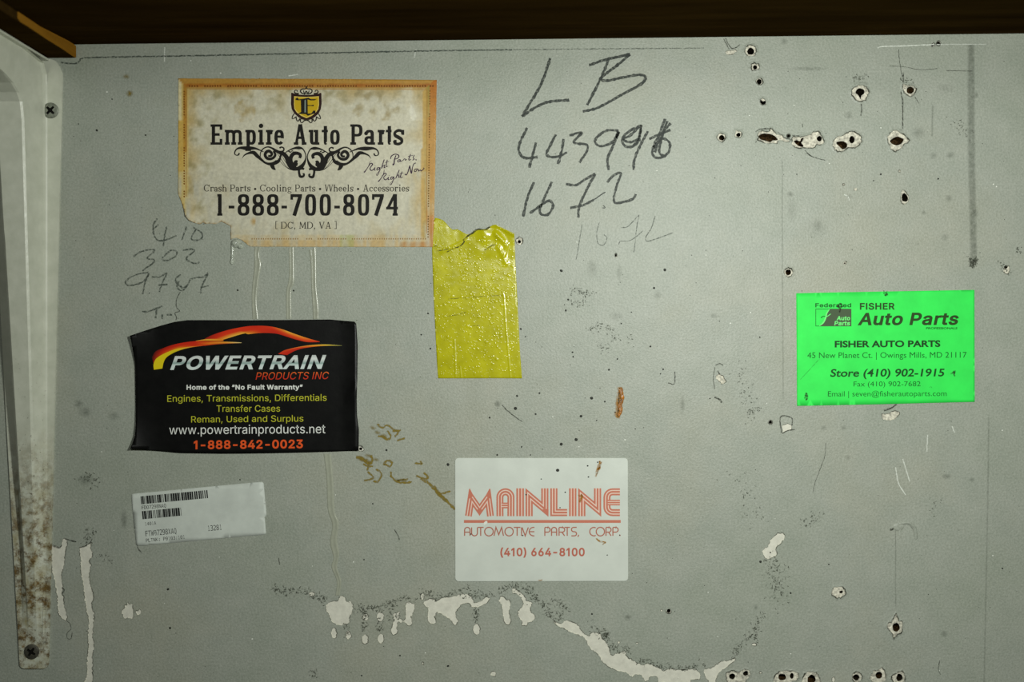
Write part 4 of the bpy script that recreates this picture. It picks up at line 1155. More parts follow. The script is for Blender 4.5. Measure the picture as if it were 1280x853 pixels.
# ---- parchment coloured sticker
emp = thing('advertising_sticker', 'large parchment coloured sticker with torn lower corner, crest and black slab lettering', 'sticker', 384, 309, 0, None)
E_out = [(223,98.2),(300,98.4),(400,98.8),(480,99.4),(546,100.2),(545.2,150),(544,220),(542.5,280),(541,309),(500,309),(440,308.8),(380,308.7),(330,308.6),(312,308.2),(307,304),(302,300),(296,297.6),(291,298.4),(288.6,300),(288.2,292),(288.6,283),(284,280.5),(280.3,278.8),(277,277),(274.7,278),(271,280.2),(267,280.3),(262,279.5),(257,280),(254,278.2),(251,280.4),(248,280.2),(243,278.5),(236.7,276),(232.5,270.3),(230,262),(228.3,256),(225,248),(222.7,242.2),(222.8,225),(223,170)]
E_o = []
for a, b in zip(E_out, E_out[1:] + E_out[:1]):
    k = max(1, int(math.dist(a, b) / 4))
    E_o += [(a[0] + (b[0] - a[0]) * i / k, a[1] + (b[1] - a[1]) * i / k) for i in range(k)]
E_o = [(x + .35 * noise.noise((x * .3, y * .3, 3)), y + .35 * noise.noise((x * .3, y * .3, 8))) for x, y in E_o]
def fb(x, y, s, seed, o=3):
    v, a = 0.0, 1.0
    for i in range(o):
        v += a * noise.noise((x * s, y * s, seed + i * 7.3)); a *= .5; s *= 2
    return v
def emp_h(x, y):
    w = 0.00002 * fb(x, y * .25, .06, 5, 2)
    cl = max(0.0, 1 - math.hypot(x - 232, y - 272) / 26)
    return 0.00030 + w + 0.0012 * cl * cl
def mixc(a, b, t):
    t = max(0.0, min(1.0, t))
    return tuple(p + (q - p) * t for p, q in zip(a, b))
def emp_col(x, y):
    l, r, t, b = x - 223, 545 - (y - 100) * .02 - x, y - 98.5, 309 - y
    c = (212, 207, 184)
    n1, n2 = fb(x, y, .03, 1), fb(x, y, .09, 2)
    c = mixc(c, (192, 176, 134), .55 + n1 * .9 - min(l, r, t + 4, b + 6) / 60)
    # cloudy olive stains near the top and left
    c = mixc(c, (158, 150, 112), max(0, (n2 + .05)) * 1.6 * max(0, 1 - min(t, l * .9) / 60))
    c = mixc(c, (200, 165, 95), max(0, 1 - min(t / 26, (r / 26), l / 30)) * (.55 + n1))
    d, side = min((l, 'l'), (r, 'r'), (t, 't'), (b, 'b'))
    e = .5 + .6 * n2
    if side == 't' and d < 13:
        c = mixc(c, (190, 138, 52), .85); c = mixc(c, (168, 96, 26), (d > 6.5) * (.25 + .6 * e)); c = mixc(c, (186, 160, 92), (d > 11) * .6)
    elif side == 'r' and d < 16:
        q = max(0, 1 - t / 70)
        c = mixc(c, (200, 160, 76), .8); c = mixc(c, (184, 108, 24), (d < 8) * (.35 + .65 * q)); c = mixc(c, (150, 130, 50), (8 < d < 12) * (.3 + .5 * e) * (q + .4))
        c = mixc(c, (186, 112, 34), (b < 40) * (d < 8) * .5)
    elif side == 'l' and d < 12:
        c = mixc(c, (212, 186, 110), .8); c = mixc(c, (176, 120, 36), (6 < d < 9.5) * (.6 + .4 * e) * (y < 190)); c = mixc(c, (226, 214, 170), (d < 5 and y < 150) * .9)
        c = mixc(c, (206, 160, 60), (150 < y < 215) * (d < 9) * .5)
    elif side == 'b' and d < 15:
        c = mixc(c, (206, 172, 112), .75 * (d < 9) + .35 * (d >= 9)); c = mixc(c, (150, 176, 96), (425 < x < 442) * .35)
        c = mixc(c, (180, 110, 36), (x > 500) * (d < 7) * .6)
    if x > 505 and 108 < y < 150:
        c = mixc(c, (232, 228, 208), max(0, 1 - abs(x - 512 - (y - 108) * .1) / 10) * (.6 + n2))
    if 300 < x < 320 and 270 < y < 284:
        c = mixc(c, (190, 150, 84), max(0, 1 - math.hypot(x - 318, y - 277) / 6))
    if abs(math.hypot(x - 306, y - 139)) < 14:
        c = mixc(c, (172, 146, 90), max(0, .5 * n2 + .2))
    if 440 < x < 500 and 112 < y < 150:
        c = mixc(c, (166, 150, 110), max(0, n2 * 1.2))
    # torn lower edge is stained brown
    if x < 300 and y > 240:
        dd = min(math.dist((x, y), p) for p in E_out[18:])
        c = mixc(c, (150, 104, 40), max(0, 1 - dd / 2.2) * .8)
    c = mixc(c, (196, 192, 172), .2 + fb(x, y * .2, .16, 9, 2) if 215 < y else 0)
    return lin(c)
sheet('sticker_sheet', E_o, emp_h, M['paper'], emp, 0.00022, 2.2, emp_col)
def inkmb(hf, k=1):
    return MB(hf, INK * k)
mb = inkmb(emp_h)
br_c = lin((116, 66, 16))
for i in range(96):                       # little stitched border line
    x = 236 + i * 3.2
    if noise.noise((x * .07, 3, 1)) > -.28:
        mb.poly([(x, 107.0 + .5 * math.sin(i)), (x + 1.9, 106.4), (x + 2.4, 108.6), (x + .6, 109)], br_c)
for i in range(80):
    x = 306 + i * 2.85
    if noise.noise((x * .07, 9, 1)) > -.2:
        mb.poly([(x, 298.2), (x + 1.5, 297.6), (x + 1.3, 299.6), (x + .3, 299.8)], lin((150, 116, 70)))
for i in range(58):
    y = 114 + i * 3.2
    if noise.noise((y * .07, 5, 4)) > -.2:
        mb.disc(537.5 - (y - 114) * .013, y, .85, 1.0, 8, col=lin((124, 92, 40)))
    if y < 246 and noise.noise((y * .07, 15, 4)) > -.15:
        mb.poly([(229.4, y), (231.2, y - .4), (231.5, y + 1.8), (229.8, y + 1.6)], lin((130, 84, 24)))
thin = lin((176, 130, 66))
for a, b in (((237, 111.4), (534, 112.2)), ((534, 112.2), (533.4, 292)), ((234, 112), (233, 246))):
    mb.poly([(x, y) for x, y in seg(a[0], a[1], b[0], b[1], .8)], thin)
mb.build('printed_border', M['ink'], emp)

mb = inkmb(emp_h)
def K(pts): return crop(340, 100, 14.222, pts)
mar = lin((44, 22, 18))
mb.poly(K([(345,228),(372,232),(400,245),(470,262),(560,268),(680,268),(770,258),(835,245),(860,232),(880,235),(885,420),(870,520),(830,600),(760,665),(690,705),(615,722),(540,705),(470,665),(400,600),(352,520),(338,420)]), mar)
mb.base = INK * 2
mb.poly(K([(395,292),(480,300),(610,305),(740,300),(835,292),(838,440),(825,520),(780,585),(710,640),(615,682),(520,640),(445,585),(402,520),(392,440)]), lin((222, 196, 96)))
mb.base = INK * 2.6
mb.poly(K([(408,310),(500,316),(610,320),(730,316),(822,308),(824,440),(812,512),(770,570),(705,622),(615,664),(528,622),(458,570),(416,512),(406,440)]), lin((196, 162, 22)))
mb.base = INK * 3.4
for p in ([(415,345),(455,312),(480,350),(560,338),(650,318),(690,345),(800,345),(760,366),(690,368),(640,352),(560,362),(470,366),(430,362)],
          [(515,352),(635,345),(640,600),(700,600),(740,545),(775,550),(778,595),(720,612),(640,640),(600,610),(450,606),(500,585),(520,570)],
          [(630,448),(700,452),(745,442),(745,470),(700,466),(630,466)]):
    mb.poly(K(p), BLK)
mb.base = INK * 4.2
mb.poly(K([(582,360),(606,358),(606,580),(580,580)]), lin((128, 140, 130)))
mb.base = INK * 2
for sx in (1, -1):                        # crown, side scrolls and mantling
    fx = lambda pts: [(612 + sx * (x - 612), y) + tuple(r) for x, y, *r in pts]
    for pts in ([(590,258,16),(530,235,20),(508,195,18),(540,165,18),(590,160,14),(612,135,14)],
                [(480,248,26),(420,240,22),(402,205,16),(425,185,14),(452,195,14),(450,215,12)],
                [(400,600,14),(372,640,16),(360,690,14),(385,690,12),(430,660,20)],
                [(430,650,18),(440,710,18),(470,735,14),(500,690,24)],
                [(510,690,24),(510,745,16),(540,765,14),(570,730,18),(612,715,22)],
                [(560,190,14),(580,240,16),(612,200,18)]):
        for q in curve_stroke(K([(a, b) for a, b in [(p[0], p[1]) for p in fx(pts)]]) if False else [(K([(p[0], p[1])])[0] + (p[2] / 14.2 * 1.15,)) for p in fx(pts)], .6):
            mb.poly(q, lin((40, 36, 28)))
mb.poly(K([(560,240),(664,240),(690,258),(540,258)]), lin((70, 76, 66)))
mb.poly(K(rect(600, 118, 626, 160)), lin((40, 36, 28)))
mb.build('printed_crest', M['ink'], emp)

mb = inkmb(emp_h)
p = dict(H=25.6, X=18.7, st=4.2, ha=3.3, sl=1.5, sh=3.1, n=2.7)
for ch, a, b in [('E',263.4,278.1),('m',281.2,303.6),('p',306.8,320.1),('i',323.6,329.4),('r',332.6,340.6),('e',343.1,355.1),('A',367.4,383.3),('u',386,399.4),('t',403,409.5),('o',412.8,424.8),('P',438,453.3),('a',455.6,469),('r',472.2,480.2),('t',483,489.1),('s',492.1,504)]:
    q = dict(p)
    if ch == 'm': q.update(st=3.8, sl=1.2)
    put_serif(mb, ch, a, b, 181.2, q, BLK)
mb.build('company_name', M['ink'], emp)

mb = inkmb(emp_h)
p = dict(H=27.0, X=19, st=4.5, ha=3.4, sl=1.5, sh=2.9, n=2.7)
for ch, a, b in [('1',271.8,278.2),('-',286,293.3),('8',297.2,312),('8',315.5,330.3),('8',333.8,348.6),('-',352,359),('7',363.3,377.7),('0',381.4,395.3),('0',399.7,413.8),('-',418,425),('8',429,443.3),('0',447.5,461.6),('7',465.1,480),('4',482.7,497.4)]:
    put_serif(mb, ch, a, b, 269.9, p, BLK)
mb.build('phone_number', M['ink'], emp)

mb = inkmb(emp_h)
grey = dict(H=8.7, X=5.7, st=1.2, ha=.68, sl=.55, sh=.55, n=2.0)
serif_text(mb, 'Crash Parts * Cooling Parts * Wheels * Accessories', 255, 511.5, 231, 239.6, grey)
serif_text(mb, '[ DC, MD, VA ]', 344.5, 420.8, 277.5, 286.0, dict(grey, H=8.4))
mb.c = [lin((52, 48, 40))] * len(mb.v)
mb.build('printed_text', M['ink'], emp)

mb = inkmb(emp_h)
fl = [
 [(205,175,18),(195,200,16),(165,205,10),(143,180,14),(165,130,16),(215,108,26),(300,112,44),(360,112,40),(430,118,22),(530,160,8)],
 [(245,245,4),(275,205,14),(330,178,24),(395,170,42),(440,210,42),(500,265,28),(560,310,24),(640,325,34),(720,290,40),(745,255,26),(760,200,20)],
 [(485,235,8),(490,170,12),(530,115,14),(590,95,16),(650,115,22),(690,145,34),(740,160,26),(790,150,18),(800,115,16),(770,97,16),(742,110,20)],
 [(485,200,8),(490,245,10),(530,290,8),(590,306,6),(650,300,6),(700,270,6)],
 [(590,215,22),(625,215,26),(640,185,30),(605,150,34),(565,165,36),(550,205,34),(575,245,34),(620,255,32),(665,235,30),(685,195,28),(660,150,18)],
 [(640,335,50),(660,375,38),(690,400,10)],
 [(700,160,10),(760,180,40),(800,190,46),(840,240,52),(870,310,60),(900,360,56),(960,385,40),(1020,370,50),(1070,310,30),(1092,240,14),(1085,180,12),(1050,120,16),(1000,108,34),(940,112,22),(880,135,14),(820,170,10)],
 [(1010,245,30),(1020,205,36),(985,180,36),(930,185,44),(895,230,44),(890,290,50),(915,345,56),(960,370,44)],
 [(985,330,30),(950,320,40),(965,290,40),(985,280,10)],
 [(700,170,5),(740,220,5),(790,300,6),(850,370,5),(920,405,7),(990,405,10)],
 [(720,250,5),(790,330,5),(860,385,6),(930,410,6)],
 [(770,200,4),(800,260,5),(850,335,6)],
 [(1000,405,26),(1005,450,26),(1020,490,30),(1060,485,26),(1070,455,18),(1050,455,14)],
 [(990,390,24),(1030,380,30),(1072,390,22)],
 [(860,150,14),(890,165,14),(905,150,6)], [(905,142,12),(925,155,10)],
]
for sx in (1, -1):
    for pts in fl:
        L = [((283.2 if 0 else 280 + x / 10.667), 175 + y / 10.667 + (.5 if sx < 0 else 0), w / 10.667 * 1.18) for x, y, w in pts]
        L = [(383.4 + sx * (x - 383.4), y, w) for x, y, w in L]
        for q in curve_stroke(L, .8):
            mb.poly(q, BLK)
mb.build('printed_flourish', M['ink'], emp)

mb = inkmb(emp_h)
def K(pts): return crop(440, 185, 11.636, pts)
sig = [
 [(285,185,4),(260,205,3),(250,250,8),(215,310,8),(180,355,14),(175,345,6)],[(240,270,8),(275,225,10),(300,240,12),(270,285,9),(265,315,12),(290,330,10),(325,300,6)],
 [(335,285,10),(325,325,10),(345,325,6)],[(335,262,8),(340,266,8)],
 [(405,290,8),(375,290,10),(362,320,10),(385,322,8),(410,285,9),(400,340,8),(370,400,8),(355,390,5),(385,350,4),(420,320,4)],
 [(470,170,10),(450,230,9),(430,300,9),(450,265,6),(475,250,8),(468,290,10),(490,280,5)],
 [(515,175,8),(500,240,10),(500,275,9),(525,265,6)],[(485,215,6),(540,198,5)],
 [(640,110,10),(620,170,12),(610,235,14),(590,245,22)],[(560,165,8),(575,120,10),(630,92,10),(680,110,12),(675,145,10),(630,165,8)],
 [(700,170,8),(670,180,9),(665,205,9),(690,200,8),(705,170,8),(705,200,9),(735,185,6)],[(740,185,8),(765,160,8),(780,165,9),(775,185,8),(800,165,6)],
 [(855,90,8),(830,150,10),(830,180,9),(860,165,6)],[(815,125,6),(885,110,6)],[(910,105,8),(890,140,8),(905,165,10),(880,180,8)],[(930,165,12),(935,185,8)],
 [(470,320,5),(460,380,8),(425,440,8),(385,490,12),(380,480,6)],[(440,410,8),(480,370,10),(500,385,10),(465,425,8),(470,455,10),(495,465,9),(525,435,6)],
 [(535,425,9),(525,462,10),(550,460,6)],[(540,402,8),(545,406,8)],
 [(605,425,8),(575,425,10),(562,455,10),(585,455,8),(610,420,9),(600,475,8),(570,535,8),(555,525,5),(600,470,4),(640,440,4)],
 [(690,320,9),(665,380,9),(640,440,9),(660,405,6),(685,395,8),(680,430,10),(705,415,5)],
 [(730,345,8),(710,400,10),(710,435,9),(740,425,6)],[(695,375,6),(750,368,5)],
 [(770,380,12),(790,395,10),(815,350,10),(840,260,10),(845,290,12),(865,370,12),(880,290,9),(900,235,9),(930,220,10)],
 [(945,305,8),(915,315,9),(910,345,9),(935,340,8),(950,305,8),(965,320,6)],[(965,305,8),(970,340,10),(995,320,8),(1005,338,10),(1030,320,8),(1050,300,8),(1035,290,5)],
]
for pts in sig:
    for q in curve_stroke([K([(x, y)])[0] + (w / 11.636 * 1.35,) for x, y, w in pts], .7):
        mb.poly(q, lin((50, 26, 56)))
mb.build('printed_slogan', M['ink'], emp)

# ---- black magnet
pow_ = thing('advertising_magnet', 'black magnetic card with orange car outline and yellow lettering, its edges curling', 'magnet', 308, 566)
P_out = [(165.6,419.8),(169.4,418.4),(183.4,413.2),(201,407.4),(218.6,402.6),(235,400.4),(270,400.4),(310,400.6),(360,400.2),(412.5,399.6),(443.6,402.3),(445.8,405),(447.5,432),(447.2,477),(446.6,500),(446.9,519),(449.2,537),(448.8,563),(420,564.4),(387.5,565.4),(340,566.5),(300,567),(277,567.1),(225.6,566.4),(195.2,563.6),(165.9,560.6),(168.5,553),(170.6,544),(171.2,531),(170.6,515),(170,502),(169.6,475),(169.3,453),(167.6,436)]
def dens(out, s=5):
    r = []
    for a, b in zip(out, out[1:] + out[:1]):
        k = max(1, int(math.dist(a, b) / s))
        r += [(a[0] + (b[0] - a[0]) * i / k, a[1] + (b[1] - a[1]) * i / k) for i in range(k)]
    return r
def pow_h(x, y):
    h = 0.0009
    u = max(0.0, 1 - (x - 166) / 36.0)
    h += 0.0045 * u * u * max(0.0, 1 - (y - 400) / 60) ** 1
    h += 0.0035 * u * u * max(0.0, (y - 505) / 60)
    r = max(0.0, (x - 424) / 24.0)
    h += 0.0022 * r * r * (0.25 + 0.75 * max(0, 1 - abs(y - 500) / 90) + .5 * max(0, 1 - (y - 400) / 30))
    h += 0.00005 * noise.noise((x * .012, y * .012, 3))
    if x > 436:
        h += 0.0007 * max(0, 1 - abs(y - 494 + (x - 440) * 1.5) / 10)
    return h
def black_vinyl():
    t = NT('black_vinyl')
    c = t.ramp(t.noise(130, 4, 0.65), [(0.35, (13, 13, 13)), (0.75, (21, 21, 20))])
    return t.fin(c, 0.36, 0.22, t.bump(t.noise(300, 3, 0.6), 0.00008, 0.6))
M['vinyl'] = black_vinyl()
sheet('magnet_sheet', dens(P_out), pow_h, M['vinyl'], pow_, 0.0007, 5)

mb = inkmb(pow_h)
def K(pts): return crop(160, 395, 8.533, pts)
def K2(pts): return crop(300, 395, 8.0, pts)
def band(top, bot, ct, cm, cb, n=40):
    """a two-edged brush shape; ct, cm, cb: colour stops along its upper edge, middle and lower edge"""
    a, b = resample(catmull(top, 1), n), resample(catmull(bot, 1), n)
    m = [((p[0] + q[0]) / 2, (p[1] + q[1]) / 2) for p, q in zip(a, b)]
    def cc(stops):
        return [lin(mixc(stops[min(len(stops) - 2, int(i / (n - 1) * (len(stops) - 1)))], stops[min(len(stops) - 2, int(i / (n - 1) * (len(stops) - 1))) + 1], i / (n - 1) * (len(stops) - 1) - min(len(stops) - 2, int(i / (n - 1) * (len(stops) - 1))))) for i in range(n)]
    mb.strip([a, m, b], [cc(ct), cc(cm), cc(cb)])
R_, O_, Y_, DK = (204, 40, 10), (232, 128, 24), (226, 204, 20), (60, 12, 6)
band(K([(262,440),(300,380),(380,345),(480,310),(600,285),(730,270),(850,273),(960,274),(1100,278),(1215,285)]),
     K([(280,520),(305,467),(355,427),(430,387),(530,352),(640,334),(750,322),(820,319),(960,304),(1215,290)]),
     [DK, (150, 24, 8), R_, R_, (220, 70, 14), (236, 160, 50), (240, 220, 150)], [(110, 20, 6), R_, R_, R_, O_, (236, 150, 40), (240, 220, 150)], [(150, 40, 8), (210, 80, 12), O_, R_, R_, (150, 40, 10), (150, 110, 60)])
mb.base = INK * 1.6
band(K([(282,575),(278,520),(300,465),(350,425),(430,385),(530,350),(640,332),(800,316)]),
     K([(372,562),(385,500),(410,450),(460,412),(540,374),(640,345),(720,330),(800,320)]),
     [Y_, Y_, (230, 190, 30), (234, 160, 40), (226, 100, 20)], [Y_, Y_, Y_, (236, 176, 60), (226, 100, 20)], [Y_, Y_, (210, 190, 30), (214, 140, 40), R_])
mb.base = INK * 2.2
band(K([(728,267),(790,256),(850,248),(985,248),(1025,262)]), K([(728,270),(790,268),(850,268),(985,270),(1025,266)]), [(240, 200, 90), (236, 170, 50), O_], [O_, (236, 170, 50), O_], [(220, 110, 20)] * 2)
mb.base = INK
a = K([(820,245),(900,207),(1000,172),(1120,140),(1270,113)]) + K2([(160,100),(250,101),(350,114),(450,143),(560,184),(680,224),(800,258)])
b = K([(985,266),(1100,230),(1180,205),(1260,186)]) + K2([(80,184),(180,174),(280,172),(380,181),(480,212),(580,242),(680,263),(800,262)])
band(a, b, [(140, 24, 8), R_, (222, 56, 16), R_, (222, 60, 16), (240, 180, 60), (240, 150, 40), (220, 60, 14)], [R_, (222, 56, 16), (214, 48, 14), (214, 44, 12), R_, (224, 80, 18), (230, 90, 20), R_], [(236, 150, 40), (240, 190, 70), (240, 180, 50), (200, 50, 12), (190, 34, 10), (190, 34, 10), R_, R_], 70)
mb.base = INK * 1.6
band(K2([(385,381),(440,348),(520,325),(640,302),(760,289),(880,287),(1022,297)]), K2([(475,392),(510,372),(560,347),(640,324),(760,307),(880,300),(1022,299)]), [R_, (226, 110, 40), (236, 170, 50), (232, 200, 70), (190, 190, 110)], [R_, R_, O_, (226, 190, 60), (170, 170, 90)], [(190, 34, 10), (190, 34, 10), (210, 100, 20), (180, 140, 40), (120, 120, 60)])
mb.build('car_outline_logo', M['ink'], pow_)

def chrome_txt(name, y_top, y_bot, stops):
    t = NT(name)
    g = t.n('ShaderNodeSeparateXYZ'); t.l(t.coord(), g.inputs[0])
    z0, z1 = (426.5 - y_bot) * S, (426.5 - y_top) * S
    f = t.math('MULTIPLY', t.math('SUBTRACT', g.outputs['Z'], z0), 1 / (z1 - z0), True)
    return t.fin(t.ramp(f, stops), 0.4, 0.4)
M['chrome'] = chrome_txt('silver_print', 445, 462.5, [(0.0, (222, 232, 228)), (0.35, (206, 220, 216)), (0.47, (140, 166, 160)), (0.56, (176, 192, 188)), (0.8, (226, 230, 226)), (1.0, (196, 202, 198))])
M['flameprint'] = chrome_txt('flame_print', 464, 475, [(0.0, (206, 44, 18)), (0.5, (214, 60, 22)), (1.0, (240, 120, 40))])
mb = inkmb(pow_h)
lettering(mb, 'POWERTRAIN', 213.3, 408.3, 445.3, 462.6, 0.035, 0.36, -.007, font='B')
mb.build('company_name', M['chrome'], pow_)
mb = inkmb(pow_h)
lettering(mb, 'PRODUCTS INC', 320, 411.4, 465.8, 474.8, 0.018, 0.22, -.009, font='A')
mb.build('company_name', M['flameprint'], pow_)
mb = inkmb(pow_h)
Wt, Yl, Or = lin((232, 234, 228)), lin((196, 196, 52)), lin((232, 88, 34))
lettering(mb, 'Home of the \u201cNo Fault Warranty\u201d', 233.8, 378.8, 481.3, 487.4, 0.035, 0, -.002, Wt, font='B')
lettering(mb, 'Engines, Transmissions, Differentials', 209.8, 408.6, 494.4, 502.5, 0.004, 0, -.007, Yl, font='A')
lettering(mb, 'Transfer Cases', 271.2, 350.5, 506.9, 514.9, 0.004, 0, -.003, Yl, font='A')
lettering(mb, 'Reman, Used and Surplus', 239.6, 379.6, 520.4, 528.3, 0.004, 0, -.009, Yl, font='A')
lettering(mb, 'www.powertrainproducts.net', 212.2, 407, 532.0, 543.0, 0.010, 0, -.007, Wt, font='A')
mb.build('printed_text', M['ink'], pow_)
mb = inkmb(pow_h)
lettering(mb, '1-888-842-0023', 242.8, 379, 550.8, 561.7, 0.045, 0, -.009, Or, font='B')
mb.build('phone_number', M['ink'], pow_)

# ---- barcode label
bar = thing('barcode_label', 'small white barcode label stuck at a slant under the black magnet', 'label', 250, 680)
B0 = (163.9, 617.8)
ang = -5.35 * math.pi / 180
ux, uy = math.cos(ang), math.sin(ang)
def BL(u, v): return (B0[0] + u * ux - v * uy, B0[1] + u * uy + v * ux)
def arcs(cx, cy, r, a0, a1, k=5): return [(cx + r * math.cos(math.radians(a0 + (a1 - a0) * i / k)), cy + r * math.sin(math.radians(a0 + (a1 - a0) * i / k))) for i in range(k + 1)]
lab = arcs(3, 3, 3, 180, 270) + arcs(163.2, 3, 3, 270, 360) + [(166.3, 40), (165.5, 43), (163.2, 44.5), (163.6, 46)] + arcs(160.6, 63, 3, 0, 90) + [(22, 65.6), (17, 64), (14, 65.8)] + arcs(3.5, 62.5, 3, 90, 180) + [(.4, 46), (1.2, 44.4), (0, 43)]
lab = [BL(u, v) for u, v in lab]
lab_h = lambda x, y: 0.00022 + 0.00001 * noise.noise((x * .03, y * .03, 11)) + 0.0004 * max(0, 1 - math.dist((x, y), (187, 679)) / 12)
M['label_white'] = simple('label_paper', (206, 212, 204), 0.5, 0.35, 0.05, 90)
sheet('label_sheet', dens(lab, 4), lab_h, M['label_white'], bar, 0.00015, 6)
mb = inkmb(lab_h)
K_ = lin((34, 36, 34))
def barcode(u0, u1, v0, v1, seed):
    r = random.Random(seed)
    u = u0
    while u < u1:
        w = r.choice((.8, .8, 1.2, 1.8, 2.4))
        g = r.choice((.45, .5, .5, .9, 1.3))
        w = min(w, u1 - u)
        mb.poly([BL(u, v0), BL(u + w, v0), BL(u + w, v1), BL(u, v1)], K_)
        u += w + g
barcode(11.6, 95.5, 4.0, 14.0, 7)
barcode(11.6, 60.5, 22.6, 32.8, 12)
mb.build('barcode', M['ink'], bar)
mb = inkmb(lab_h)
def mono(s, u0, u1, v0, v1, bold=0.012):
    k = (u1 - u0) / len(s)
    for i, ch in enumerate(s):
        if ch == ' ':
            continue
        a = k * (.30 if ch in ":1I/'(" else .08)
        x0_, y0_ = BL(u0 + i * k + a, v1)
        m2 = MB()
        lettering(m2, ch, 0, k - 2 * a, 0, v1 - v0, font='M')
        # place on the slanted baseline
        b = len(mb.v)
        for (X, _, Z) in m2.v:
            du, dv = X / S + 640, 426.5 - Z / S
            px, py = BL(u0 + i * k + a + du, v0 + dv)
            mb.vert(px, py, mb.H(px, py), K_)
        for f in m2.f:
            mb.f.append([b + q for q in f]); mb.mi.append(0)
mono('FDO7298NAQ', 11.6, 42.5, 16.0, 20.6, 0.0)
mono('1401A', 13.5, 28, 36.8, 41.0, 0.0)
mono('FTW07298XAQ', 13.2, 52.5, 47.6, 54.4, 0.02)
mono('PLTNK: P0103/101', 13.2, 62.4, 57.3, 61.8, 0.0)
mono('13281', 91, 109.5, 48.4, 55.0, 0.015)
mb.build('printed_text', M['ink'], bar)

# ---- yellow tape
tape = thing('yellow_tape', 'torn piece of glossy yellow tape below the parchment sticker', 'tape', 596, 473)
def K(pts): return crop(540, 270, 10.667, pts)
T_top = K([(40,25),(90,35),(150,60),(190,100),(230,150),(275,185),(340,180),(380,200),(430,230),(470,250),(520,235),(560,205),(610,180),(680,185),(730,175),(775,145),(810,125),(850,122),(920,155),(1000,195),(1098,240)])
T_out = T_top + [(643.3,300),(644.3,330),(646,360),(648,400),(650,440),(652.6,473.3),(620,473),(580,473.2),(547.6,473.2),(546,450),(544,410),(542,370),(540.6,330),(540.0,312),(540.2,309),(540.3,285)]
def tape_h(x, y):
    # starts underneath the parchment sticker, so the top left corner lies flat
    h = 0.00012
    k = max(0.0, 1 - (y - 282) / 42.0) * max(0.0, min(1.0, (x - 575) / 30))
    h += 0.0020 * k * (0.6 + 0.5 * noise.noise((x * .09, y * .09, 2)))
    for cx0, cy0, cx1, cy1, wd, hh in ((619,281,642,293,3.2,.0011),(619,292,630,303,3.0,.0013),(623,308,633,330,2.4,.0010),(634,305,630,322,2.0,.0008),(552,315,584,300,2.5,.0003)):
        dx, dy = cx1 - cx0, cy1 - cy0
        t = max(0.0, min(1.0, ((x - cx0) * dx + (y - cy0) * dy) / (dx * dx + dy * dy)))
        d = math.hypot(x - cx0 - dx * t, y - cy0 - dy * t)
        if d < wd:
            h += hh * (0.5 + 0.5 * math.cos(math.pi * d / wd))
    h += 0.00005 * (noise.noise((x * .2, y * .2, 4)) + 1)
    return h
def tape_mat():
    t = NT('yellow_tape_film')
    c = t.ramp(t.noise(110, 4, 0.6), [(0.3, (168, 164, 12)), (0.7, (192, 188, 22))])
    v = t.n('ShaderNodeTexVoronoi'); v.inputs['Scale'].default_value = 640; t.l(t.coord(), v.inputs['Vector'])
    vb = t.math('MULTIPLY', t.math('SUBTRACT', 0.42, v.outputs['Distance']), 2.5, True)
    pick = t.math('GREATER_THAN', t.noise(330, 2, 0.5), 0.50)
    bub = t.math('MULTIPLY', vb, pick)
    n = t.bump(bub, 0.00012, 0.6)
    n = t.bump(t.noise(300, 2, 0.5), 0.00012, 0.5, n)
    return t.fin(c, 0.20, 0.5, n)
M['tape'] = tape_mat()
sheet('tape_strip', dens(T_out, 3), tape_h, M['tape'], tape, 0.00008, 2.2)
each('crease', M['crack'], tape, [lambda mb, p=pts, w=w: mb.ribbon(K(p), w, .85, False, 1, .4, w * 9) for pts, w in (([(775,148),(730,180),(690,188),(610,180),(560,215),(540,232),(470,272)], 2.2), ([(480,265),(440,300),(420,325),(432,345),(380,400),(290,435),(200,480)], 1.3), ([(850,385),(800,395),(740,435),(700,455)], 1.2), ([(60,470),(160,455),(230,440)], .9), ([(60,400),(20,410)], .8))], tape_h, 0.00008)
each('crease', M['crack'], tape, [lambda mb, p=pts: mb.ribbon(p, .8, .5, False, 1, .4, 3) for pts in ([(555,396),(570,394),(582,390.5)], [(560,374),(600,371),(630,369)], [(585,408),(600,407)])], tape_h, 0.00008)
each('raised_fold', M['tape'], tape, [lambda mb, p=pts, w=w: mb.ribbon(p, w, prof=[(-1, 0), (-.6, .00010), (0, .00018), (.6, .00013), (1, 0)]) for pts, w in (([(628.5,366),(630,372),(632,400),(635,436),(638.2,472)], 3.6), ([(567.9,424),(568.6,440),(570,472)], 3.6), ([(575.2,458),(576.8,472)], 2.8))], tape_h, 0.00002, True)
rt = random.Random(5)
mb = MB(tape_h, 0.00002)
for _ in range(420):
    x, y = (rt.gauss(606, 26), rt.gauss(385, 48)) if rt.random() < .6 else (rt.uniform(545, 648), rt.uniform(292, 470))
    lft = 540.5 + max(0, y - 312) * .045
    if not (lft + 3 < x < lft + 100 and 296 < y < 469):
        continue
    r = rt.choice((.9, 1.1, 1.4, 1.7, 2.2))
    mb.dome(x, y, r * rt.uniform(.7, 1.2), r * rt.uniform(.7, 1.4), r * S * .17, 8, 4, rt.uniform(0, 3))
mb.build('air_bubble', M['tape'], tape, True)['kind'] = 'stuff'

